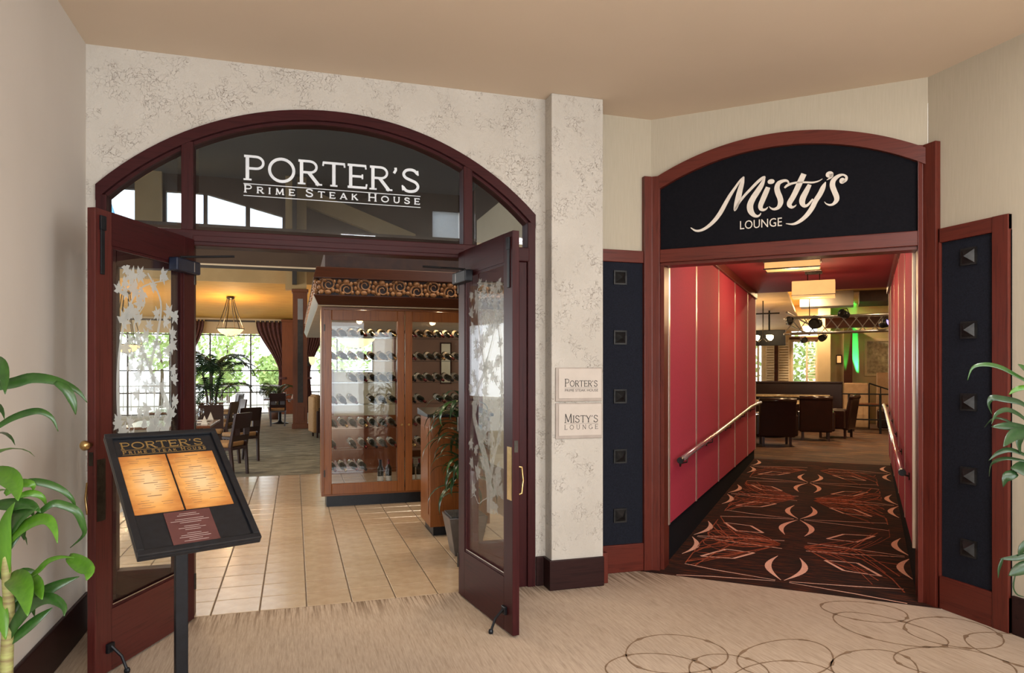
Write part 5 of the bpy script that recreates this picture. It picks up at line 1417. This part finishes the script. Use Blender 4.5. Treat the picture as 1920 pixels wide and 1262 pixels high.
MB().lathe([(0, .72), (.78, .72), (.80, .74), (.78, .77), (0, .77)], (0, 0, 0), 32, False).build('tabletop', 'marble', t)
MB().lathe([(.32, 0), (.32, .03), (.08, .06), (.06, .7), (.2, .72)], (0, 0, 0), 16).build('pedestal', 'black_metal', t)
t = hth('lounge_counter', 'bright marble counter catching light below the booth back', 'counter', -.35, 12.6)
MB().box(-1.6, 1.45, -.28, .28, .80, .85).build('worktop', 'marble', t, bevel=.008)
MB().box(-1.55, 1.40, -.2, .2, .0, .80).build('body', 'leather', t)
# railing
t = hth('railing', 'black metal railing at the right of the lounge', 'railing', 0, 12.3)
for x in (1.50, 2.14, 2.9, 3.6): MB().box(x - .025, x + .025, -.025, .025, 0, .90).build('post', 'black_metal', t)
for z in (.88, .62, .30): MB().box(1.35 if z > .8 else 1.5, 3.6, -.018, .018, z, z + .03).build('rail', 'black_metal', t)
t = hth('railing', 'sloping black stair rail in front of the tall cream booth', 'railing', 0, 13.6)
MB().tube([(1.95, 0, 1.12), (2.35, 0, .98), (2.9, 0, .78)], .018, 7).build('rail', 'black_metal', t)
for x, z in ((1.95, 1.12), (2.2, 1.02), (2.5, .92), (2.8, .82)): MB().cyl((x, 0, 0), (x, 0, z), .014, 7).build('post', 'black_metal', t)
t = hth('side_table', 'low table behind the black railing', 'table', 2.0, 13.0)
MB().box(-.45, .45, -.3, .3, .62, .66).build('tabletop', 'table_wood', t)
for sx in (-.4, .4):
    for sy in (-.25, .25): MB().box(sx - .02, sx + .02, sy - .02, sy + .02, 0, .62).build('leg', 'chair_wood', t)
# duct, monitor, chandelier
o = hb(MB().box(.45, 1.60, 12.3, 12.9, 3.10, 3.449), 'air_duct', 'duct_grey', bevel=.01); tag(o, 'grey air duct box above the lighting truss', 'duct')
o = hb(MB().box(1.72, 4, 12.5, 14, 3.20, 3.449), 'dark_soffit_box', 'carving_dark'); tag(o, 'black soffit box right of the grey duct', 'soffit')
t = hth('hanging_monitor', 'black monitor hanging in the lounge beside the chandelier', 'monitor', 0, 12.0, 0)
MB().box(-.55, .16, -.05, .05, 2.19, 2.56).build('casing', 'black_metal', t, bevel=.01)
MB().cyl((-.2, 0, 2.56), (-.2, 0, 3.02), .02, 8).build('hanger', 'black_metal', t)
t = hth('chandelier', 'small chandelier with glowing glass cups in the lounge', 'chandelier', -.20, 10.6, 0)
MB().cyl((0, 0, 2.26), (0, 0, 3.13), .012, 7).build('rod', 'bronze', t)
MB().box(-.34, .34, -.012, .012, 2.83, 2.86).build('cross_bar', 'bronze', t)
for i in range(4):
    a_ = R(45 + 90 * i); c_, s_ = .2 * math.cos(a_), .2 * math.sin(a_)
    MB().tube([(0, 0, 2.30), (c_ * .6, s_ * .6, 2.22), (c_, s_, 2.26)], .009, 6).build('arm', 'bronze', t)
    MB().lathe([(.02, 2.26), (.06, 2.31), (.065, 2.37), (.055, 2.37), (.015, 2.275)], (c_, s_, 0), 12, False).build('glass_cup', 'bulb', t)
point('chandelier_bulb', HW(-.20, 10.6, 2.55), 25, AMB, .08)
# lighting truss
t = hth('lighting_truss', 'metal lighting truss hung with stage lights above the lounge', 'truss', 0, 0, 0)
A0, A1 = Vector((.30, 10.4, 2.55)), Vector((3.2, 11.8, 2.66))
ax = (A1 - A0).normalized(); sd = Vector((-ax.y, ax.x, 0)); up = Vector((0, 0, 1)); hw_ = .17
cor = [sd * hw_ + up * hw_, sd * -hw_ + up * hw_, sd * hw_ - up * hw_, sd * -hw_ - up * hw_]
for c_ in cor: MB().cyl(A0 + c_, A1 + c_, .024, 8).build('chord', 'truss_metal', t, smooth=True)
LN = (A1 - A0).length; nb = 12
for i in range(nb):
    p, q = A0 + ax * LN * i / nb, A0 + ax * LN * (i + 1) / nb
    for (a, b_) in ((0, 1), (1, 3), (3, 2), (2, 0)):
        MB().cyl(p + cor[a], q + cor[b_], .010, 5).build('lattice_bar', 'truss_metal', t)
for k in (.15, .85): MB().cyl(A0 + ax * LN * k + up * hw_, A0 + ax * LN * k + Vector((0, 0, 3.45 - (A0 + ax * LN * k).z)), .01, 6).build('hanger', 'black_metal', t)
B0, B1 = Vector((.30, 10.4, 2.72)), Vector((.62, 13.4, 2.62))
for c_ in (.12, -.12): MB().cyl(B0 + Vector((0, 0, c_)), B1 + Vector((0, 0, c_)), .022, 8).build('chord', 'truss_metal', t)
lab_ = ['large black stage light at the middle of the truss', 'black stage light at the left tip of the truss', 'small black stage light hanging under the left of the truss', 'black stage light over the centre of the truss', 'black stage light at the right of the truss', 'low round stage light below the truss']
for (k, dz, sx, rr_, lb) in zip((.16, .0, .1, .34, .62, .22), (.02, .10, -.32, .20, -.02, -.28), (-.22, -.16, -.1, -.24, -.22, -.12), (.115, .07, .06, .085, .09, .075), lab_):
    p = A0 + ax * LN * k + sd * sx + Vector((0, 0, dz)); pw = HW(p.x, p.y, p.z)
    s_ = thing('stage_light', lb, 'stage light', pw, 0, 'stage lights on the truss', (R(rb.uniform(50, 120)), R(rb.uniform(-25, 25)), HA + R(rb.uniform(-70, 70))))
    MB().lathe([(rr_ * .5, -rr_ * 1.5), (rr_ * .9, -rr_ * 1.2), (rr_, rr_ * .9), (rr_ * .95, rr_ * .9), (rr_ * .85, -.0)], (0, 0, 0), 16).build('housing', 'black_metal', s_, smooth=True)
    MB().lathe([(0, rr_ * .3), (rr_ * .84, rr_ * .32)], (0, 0, 0), 16, False).build('lens', 'blue_lens' if 'right of' in lb else 'stud_iron', s_)
    MB().tube([(-rr_ * 1.1, 0, 0), (-rr_ * 1.15, rr_ * .9, 0), (0, rr_ * 1.5, 0), (rr_ * 1.15, rr_ * .9, 0), (rr_ * 1.1, 0, 0)], .008, 5).build('yoke', 'black_metal', s_)
# greenery outside the lounge windows
def hedge(label, x, y, seed):
    rr = random.Random(seed); t = thing('garden_shrub', label, 'shrub', HW(x, y, 0), HA, 'shrubs outside the lounge windows')
    MB().cyl((0, 0, -.02), (0, 0, 1.4), .05, 7).build('trunk', 'bark', t)
    m_ = MB()
    for i in range(420):
        a_, e = rr.uniform(0, 6.283), math.asin(rr.uniform(-1, 1)); q = rr.random() ** .4
        c = Vector((q * .9 * math.cos(a_) * math.cos(e), q * .7 * math.sin(a_) * math.cos(e), 1.7 + q * 1.1 * math.sin(e)))
        u = Vector((rr.gauss(0, 1), rr.gauss(0, 1), rr.gauss(0, 1))).normalized() * rr.uniform(.06, .14); v_ = u.orthogonal().normalized() * rr.uniform(.04, .08)
        m_.add([c - u, c + v_, c + u, c - v_], [(0, 1, 2, 3)])
    tag(m_.build('foliage', 'leaf_outdoor', t), kind='stuff')
hedge('green shrub outside the louvred lounge window', .1, 17.9, 3); hedge('green shrub outside the narrow lounge window', -1.9, 18.0, 5)
struct(hb(MB().box(-2.2, 8, 16.2, 30, -.1, -.03), 'floor_terrace', 'patio_stone'), 'pale terrace outside the lounge')

MX, MY, MZ = -0.4732, 3.3547, 1.0963
PGX0, PGX1, PGM, PGY0, PGY1 = -0.2097, 0.1861, -0.0161, -0.1401, 0.2113
CDX0, CDX1, CDY0, CDY1 = -0.1041, 0.0788, -0.3388, -0.1492
TXX0, TXW, TXY = -0.1882, 0.3514, 0.2644
LPX, LPY = -0.985, 2.923
RPX, RPY = 3.271, 2.126
LCANE = [(0, 0, 0.25), (0.004, -0.001, 0.521), (0.007, -0.002, 0.623), (0.013, -0.004, 0.759), (0.004, -0.001, 0.886), (0.0, 0.0, 0.995)]

# ------------------------------------------------------------------ menu stand
ms = thing('menu_stand', 'black menu stand with a tilted menu board in front of the left door', 'menu stand', (MX, MY, 0), R(24.16))
BT = R(36.3); BW, BH = .480, .724
BR = (BT, 0, 0); BL = (0, 0, MZ)
def bd_(mb, name, mat, parent=ms, **k): return mb.build(name, mat, parent, BL if parent is ms else (0, 0, 0), BR if parent is ms else (0, 0, 0), **k)
MB().lathe([(.0, 0), (.20, 0), (.20, .012), (.03, .022), (0, .022)], (0, 0, 0), 28, False).build('base_plate', 'black_metal', ms)
MB().box(-.026, .026, -.016, .016, .02, MZ - .032).build('pole', 'black_metal', ms, bevel=.004)
MB().box(-.05, .05, -.03, .03, MZ - .085, MZ - .055).build('tilt_bracket', 'black_metal', ms)
bd_(MB().box(-BW / 2, BW / 2, -BH / 2, BH / 2, -.026, -.004), 'back_board', 'menu_black', bevel=.004)
fwid = .028
for (a, b_, c, e) in ((-BW / 2, BW / 2, -BH / 2, -BH / 2 + fwid), (-BW / 2, BW / 2, BH / 2 - fwid, BH / 2), (-BW / 2, -BW / 2 + fwid, -BH / 2 + fwid, BH / 2 - fwid), (BW / 2 - fwid, BW / 2, -BH / 2 + fwid, BH / 2 - fwid)):
    bd_(MB().box(a, b_, c, e, -.0035, .010), 'board_frame', 'menu_black', bevel=.003)
rt = random.Random(9)
def page(x0, x1, y0, y1, boxed):
    p = bd_(MB().box(x0, x1, y0, y1, -.003, .001), 'menu_page', 'parchment')
    tx = MB(); cx = (x0 + x1) / 2; w_ = x1 - x0
    n = 24
    for i in range(n):
        y = y1 - .02 - (y1 - y0 - .04) * i / n
        if boxed and abs(y - (y0 + .60 * (y1 - y0))) < .022: continue
        if i % 6 == 0: tx.box(cx - .028, cx + .028, y - .0018, y + .0018, .0011, .0014)
        else:
            for s_ in (-1, 1):
                if rt.random() < .22: continue
                L = rt.uniform(.45, .9) * w_ * .38; c_ = cx + s_ * w_ * .22
                tx.box(c_ - L / 2, c_ + L / 2, y - .0009, y + .0009, .0011, .0014)
    if boxed:
        yb = y0 + .60 * (y1 - y0)
        for (a, b_, c, e) in ((x0 + .02, x1 - .02, yb - .018, yb - .0165), (x0 + .02, x1 - .02, yb + .0165, yb + .018), (x0 + .02, x0 + .0215, yb - .018, yb + .018), (x1 - .0215, x1 - .02, yb - .018, yb + .018)): tx.box(a, b_, c, e, .0011, .0014)
        tx.box(x0 + .03, x1 - .05, yb - .001, yb + .001, .0011, .0014)
    bd_(tx, 'printed_lines', 'inlay_brown', p)
page(PGX0, PGM - .004, PGY0, PGY1, False); page(PGM + .004, PGX1, PGY0, PGY1, True)
card = bd_(MB().box(CDX0, CDX1, CDY0, CDY1, -.003, .0008), 'wine_card', 'wine_card')
tx = MB(); cc_ = (CDX0 + CDX1) / 2
for i in range(16):
    if i in (2, 6, 10): continue
    y = CDY1 - .016 - (CDY1 - CDY0 - .03) * i / 16; L = rt.uniform(.25, .85) * (CDX1 - CDX0)
    tx.box(cc_ - L / 2, cc_ + L / 2, y - .0007, y + .0007, .0009, .0012)
bd_(tx, 'printed_lines', 'card_text', card)
letters(serif_text(["PORTER'S"], ((TXX0, TXY, -.0035), (1, 0, 0), (0, 1, 0), (0, 0, 1)), .001, TXW, .044, None, .15, .06), 'gold_letter', ms, BL, BR)
letters(serif_text(["PRIME", "STEAK", "HOUSE"], ((TXX0 + .003, TXY - .031, -.0035), (1, 0, 0), (0, 1, 0), (0, 0, 1)), .001, TXW, .020, .8, .17, .42), 'gold_letter', ms, BL, BR)
for y in (TXY - .008, TXY - .038): bd_(MB().box(TXX0, TXX0 + TXW, y, y + .0018, -.0034, -.0025), 'gold_rule', 'gold_letter')

# ------------------------------------------------------------------ lobby plants
def trace_leaf(P, w_, mat, root, tilt=0.):
    """P: points of the mid-rib in the plant's own frame, w_: width; blade slightly folded"""
    q = smooth_pts([tuple(p) for p in P], 4); n = len(q)
    V = [Vector(p) for p in q]; A, C, B = [], [], []
    for i in range(n):
        t_ = i / (n - 1)
        d = (V[min(i + 1, n - 1)] - V[max(i - 1, 0)]).normalized()
        s_ = d.cross(Vector((.25 * math.sin(tilt), -1, .55 * math.cos(tilt))))
        if s_.length < .05: s_ = d.orthogonal()
        s_.normalize(); u = s_.cross(d).normalized()
        k = max(.02, math.sin(math.pi * (.10 + .90 * t_) ** .85)) * w_ / 2 if t_ < .999 else .001
        A.append(V[i] + s_ * k + u * k * .30); C.append(V[i]); B.append(V[i] - s_ * k + u * k * .30)
    fs = [(i, i + 1, n + i + 1, n + i) for i in range(n - 1)] + [(n + i, n + i + 1, 2 * n + i + 1, 2 * n + i) for i in range(n - 1)]
    o = MB().add(A + C + B, fs).build('leaf', mat, root, smooth=True)
    sd_ = o.modifiers.new('thickness', 'SOLIDIFY'); sd_.thickness = .0016
    return o
LEFT_LEAVES = [([(-0.07, 0.022, 1.53), (-0.024, 0.025, 1.544), (0.022, 0.028, 1.555), (0.077, 0.028, 1.571), (0.151, 0.023, 1.561), (0.218, 0.02, 1.528), (0.251, 0.027, 1.482)], 0.044, 'leaf_mid'), ([(0.169, -0.052, 1.559), (0.207, -0.057, 1.53), (0.228, -0.057, 1.484), (0.234, -0.052, 1.442)], 0.031, 'leaf_mid'), ([(-0.044, 0.013, 1.385), (0.013, 0.006, 1.425), (0.07, -0.001, 1.448), (0.111, -0.003, 1.452), (0.147, -0.004, 1.428), (0.164, 0.001, 1.379)], 0.027, 'leaf_mid'), ([(-0.052, 0.016, 1.648), (-0.004, -0.034, 1.625), (0.024, -0.077, 1.576), (0.039, -0.117, 1.52)], 0.04, 'leaf_mid'), ([(-0.044, 0.013, 1.24), (0.028, -0.061, 1.229), (0.077, -0.128, 1.202), (0.1, -0.188, 1.164)], 0.067, 'leaf_bright'), ([(0.0, 0.0, 1.158), (0.062, 0.002, 1.196), (0.116, 0.006, 1.193), (0.171, 0.01, 1.166), (0.205, 0.02, 1.125), (0.211, 0.039, 1.077)], 0.027, 'leaf_mid'), ([(0.034, -0.011, 1.145), (0.08, -0.008, 1.16), (0.114, 0.0, 1.143), (0.124, 0.014, 1.105)], 0.025, 'leaf_bright'), ([(0.104, -0.032, 1.081), (0.15, -0.029, 1.119), (0.18, -0.021, 1.116), (0.227, -0.018, 1.089), (0.245, -0.006, 1.035), (0.243, 0.012, 0.994), (0.19, 0.046, 0.943)], 0.029, 'leaf_mid'), ([(0.0, 0.0, 0.977), (0.059, -0.039, 1.036), (0.118, -0.078, 1.072), (0.167, -0.115, 1.079), (0.195, -0.144, 1.05), (0.21, -0.17, 1.009)], 0.044, 'leaf_bright'), ([(0.0, 0.0, 1.013), (0.061, -0.045, 1.082), (0.13, -0.093, 1.123)], 0.058, 'leaf_mid'), ([(0.004, -0.001, 0.868), (0.006, -0.019, 0.981), (0.021, -0.042, 1.075), (0.053, -0.069, 1.141)], 0.051, 'leaf_bright'), ([(0.078, -0.024, 0.859), (0.117, -0.049, 0.89), (0.155, -0.074, 0.927), (0.202, -0.102, 0.945), (0.249, -0.13, 0.947)], 0.02, 'leaf_bright'), ([(0.216, -0.067, 0.937), (0.269, -0.118, 0.918), (0.306, -0.165, 0.903), (0.305, -0.199, 0.882)], 0.054, 'leaf_bright'), ([(0.013, -0.004, 0.859), (0.072, -0.092, 0.87), (0.118, -0.176, 0.847), (0.149, -0.256, 0.795)], 0.076, 'leaf_bright'), ([(0.086, -0.027, 0.868), (0.13, -0.093, 0.847), (0.16, -0.154, 0.817)], 0.045, 'leaf_bright'), ([(0.008, -0.003, 0.641), (0.059, -0.039, 0.73), (0.118, -0.078, 0.786), (0.176, -0.117, 0.806), (0.224, -0.153, 0.786), (0.232, -0.177, 0.76)], 0.045, 'leaf_mid'), ([(0.026, -0.008, 0.677), (0.083, 0.009, 0.766), (0.151, 0.023, 0.811), (0.223, 0.035, 0.837)], 0.049, 'leaf_mid'), ([(0.008, -0.003, 0.623), (0.063, -0.002, 0.671), (0.109, 0.001, 0.711), (0.144, 0.008, 0.738)], 0.036, 'leaf_mid'), ([(-0.031, 0.009, 0.795), (0.001, -0.027, 0.732), (0.021, -0.059, 0.66)], 0.044, 'leaf_bright'), ([(-0.035, 0.011, 1.122), (0.023, -0.025, 1.125), (0.098, -0.065, 1.128), (0.138, -0.095, 1.105)], 0.045, 'leaf_mid'), ([(-0.035, 0.011, 0.913), (-0.015, 0.031, 0.87), (-0.011, 0.056, 0.816)], 0.036, 'leaf_mid'), ([(0.004, -0.001, 1.031), (0.03, 0.025, 1.097), (0.053, 0.053, 1.1), (0.064, 0.085, 1.056)], 0.04, 'leaf_mid'), ([(-0.005, 0.001, 0.941), (0.024, 0.02, 1.007), (0.036, 0.045, 1.019), (0.035, 0.073, 0.976)], 0.042, 'leaf_mid'), ([(0.007, -0.002, 0.759), (0.03, 0.025, 0.785), (0.062, 0.05, 0.751), (0.064, 0.085, 0.688)], 0.036, 'leaf_mid'), ([(0.004, -0.001, 0.686), (0.02, 0.022, 0.741), (0.045, 0.042, 0.764), (0.084, 0.058, 0.765)], 0.04, 'leaf_mid'), ([(0.0, 0.0, 1.158), (0.04, -0.006, 1.194), (0.086, -0.013, 1.192), (0.088, -0.006, 1.169)], 0.033, 'leaf_bright'), ([(0.008, -0.003, 0.823), (0.044, 0.007, 0.871), (0.081, 0.017, 0.865), (0.091, 0.034, 0.832)], 0.031, 'leaf_mid')]
RIGHT_LEAVES = [([(-0.241, 0.075, 1.531), (-0.328, 0.102, 1.581), (-0.388, 0.121, 1.613), (-0.448, 0.14, 1.626), (-0.5, 0.156, 1.613), (-0.521, 0.162, 1.559)], 0.022, 'leaf_mid'), ([(-0.267, 0.083, 1.59), (-0.293, 0.091, 1.608), (-0.315, 0.098, 1.628)], 0.036, 'leaf_mid'), ([(-0.259, 0.081, 1.531), (-0.319, 0.099, 1.522), (-0.352, 0.11, 1.498)], 0.022, 'leaf_bright'), ([(-0.259, 0.081, 1.427), (-0.31, 0.097, 1.463), (-0.379, 0.118, 1.477), (-0.423, 0.132, 1.482), (-0.436, 0.136, 1.454), (-0.421, 0.131, 1.414)], 0.031, 'leaf_dark'), ([(-0.267, 0.083, 1.369), (-0.335, 0.078, 1.411), (-0.411, 0.076, 1.435), (-0.477, 0.07, 1.418), (-0.518, 0.056, 1.379)], 0.023, 'leaf_dark'), ([(-0.285, 0.089, 1.337), (-0.321, 0.135, 1.38), (-0.35, 0.179, 1.391), (-0.358, 0.216, 1.349)], 0.013, 'leaf_dark'), ([(-0.267, 0.083, 1.346), (-0.354, 0.11, 1.36), (-0.423, 0.132, 1.36)], 0.042, 'leaf_dark'), ([(-0.267, 0.083, 1.337), (-0.385, 0.068, 1.328), (-0.472, 0.042, 1.286)], 0.051, 'leaf_dark'), ([(-0.302, 0.094, 1.332), (-0.317, 0.099, 1.292), (-0.306, 0.095, 1.243)], 0.038, 'leaf_dark'), ([(-0.267, 0.083, 1.229), (-0.345, 0.108, 1.26), (-0.397, 0.124, 1.247), (-0.435, 0.135, 1.215)], 0.022, 'leaf_dark'), ([(-0.267, 0.083, 1.209), (-0.33, 0.138, 1.22), (-0.359, 0.182, 1.193), (-0.338, 0.21, 1.132)], 0.016, 'leaf_dark'), ([(-0.233, 0.073, 1.147), (-0.285, 0.089, 1.174), (-0.345, 0.108, 1.183)], 0.09, 'leaf_dark'), ([(-0.319, 0.099, 1.161), (-0.366, 0.114, 1.143), (-0.375, 0.117, 1.102)], 0.042, 'leaf_dark'), ([(-0.259, 0.081, 0.817), (-0.319, 0.099, 0.799), (-0.39, 0.121, 0.795)], 0.027, 'leaf_dark'), ([(-0.379, 0.118, 0.799), (-0.395, 0.123, 0.754), (-0.397, 0.124, 0.712)], 0.016, 'leaf_dark'), ([(-0.25, 0.078, 0.777), (-0.31, 0.097, 0.75), (-0.354, 0.11, 0.723)], 0.051, 'leaf_dark'), ([(-0.326, 0.102, 0.732), (-0.336, 0.105, 0.677), (-0.319, 0.099, 0.641), (-0.276, 0.086, 0.63)], 0.009, 'leaf_dark'), ([(-0.267, 0.083, 0.876), (-0.302, 0.094, 0.84), (-0.315, 0.098, 0.808)], 0.036, 'leaf_dark')]
lp = thing('corn_plant', 'leafy green corn plant by the left wall', 'plant', (LPX, LPY, 0))
MB().lathe([(0, 0), (.15, 0), (.18, .30), (.185, .33), (.165, .33), (.155, .28), (0, .28)], (0, 0, 0), 22, False).build('pot', 'pot_grey', lp, smooth=True)
MB().lathe([(0, .27), (.155, .275)], (0, 0, 0), 18, False).build('soil', 'bark', lp)
MB().tube(LCANE, [.022, .021, .020, .018, .016, .012][:len(LCANE)], 9).build('cane', 'cane', lp, smooth=True)
for P, w_, m_ in LEFT_LEAVES: trace_leaf(P, w_, m_, lp, rt.uniform(-.5, .5))
rr = random.Random(31)
MB().tube([(-.05, .02, .25), (-.10, .03, .8), (-.125, .035, 1.62)], [.02, .018, .012], 9).build('cane', 'cane', lp, smooth=True)
for i in range(14):
    z = .8 + .058 * i
    strap_leaf((-.118, .034, z), R(-100) + 2.9 * (i % 2) + rr.uniform(-.35, .35), rr.uniform(.20, .30), .05, rr.uniform(.5, 1.1), rr.uniform(1.6, 2.6)).build('leaf', rr.choice(['leaf_bright', 'leaf_mid']), lp, smooth=True)
rp = thing('weeping_fig', 'drooping broad-leaved green plant in front of the right studded panel', 'plant', (RPX, RPY, 0))
MB().lathe([(0, 0), (.16, 0), (.20, .36), (.205, .40), (.18, .40), (.17, .34), (0, .34)], (0, 0, 0), 22, False).build('pot', 'pot_grey', rp, smooth=True)
MB().lathe([(0, .33), (.17, .335)], (0, 0, 0), 18, False).build('soil', 'bark', rp)
for a_ in (0, 2.1, 4.2):
    MB().tube([(.04 * math.cos(a_), .04 * math.sin(a_), .33), (.05 * math.cos(a_), .05 * math.sin(a_), .9), (-.12 + .03 * math.cos(a_ + 1), .08 + .03 * math.sin(a_ + 1), 1.55)], [.012, .010, .006], 7).build('stem', 'cane', rp, smooth=True)
for P, w_, m_ in RIGHT_LEAVES: trace_leaf(P, w_, m_, rp, rt.uniform(-.5, .5))
for i in range(64):
    z = rr.uniform(.6, 1.55); az = R(-25) + rr.uniform(-1.7, 1.7); q_ = max(0, (z - .9) / .65)
    strap_leaf((-.12 * q_, .08 * q_, z), az, rr.uniform(.2, .34), .06, rr.uniform(.3, 1.0), rr.uniform(1.6, 2.6)).build('leaf', rr.choice(['leaf_dark', 'leaf_mid']), rp, smooth=True)
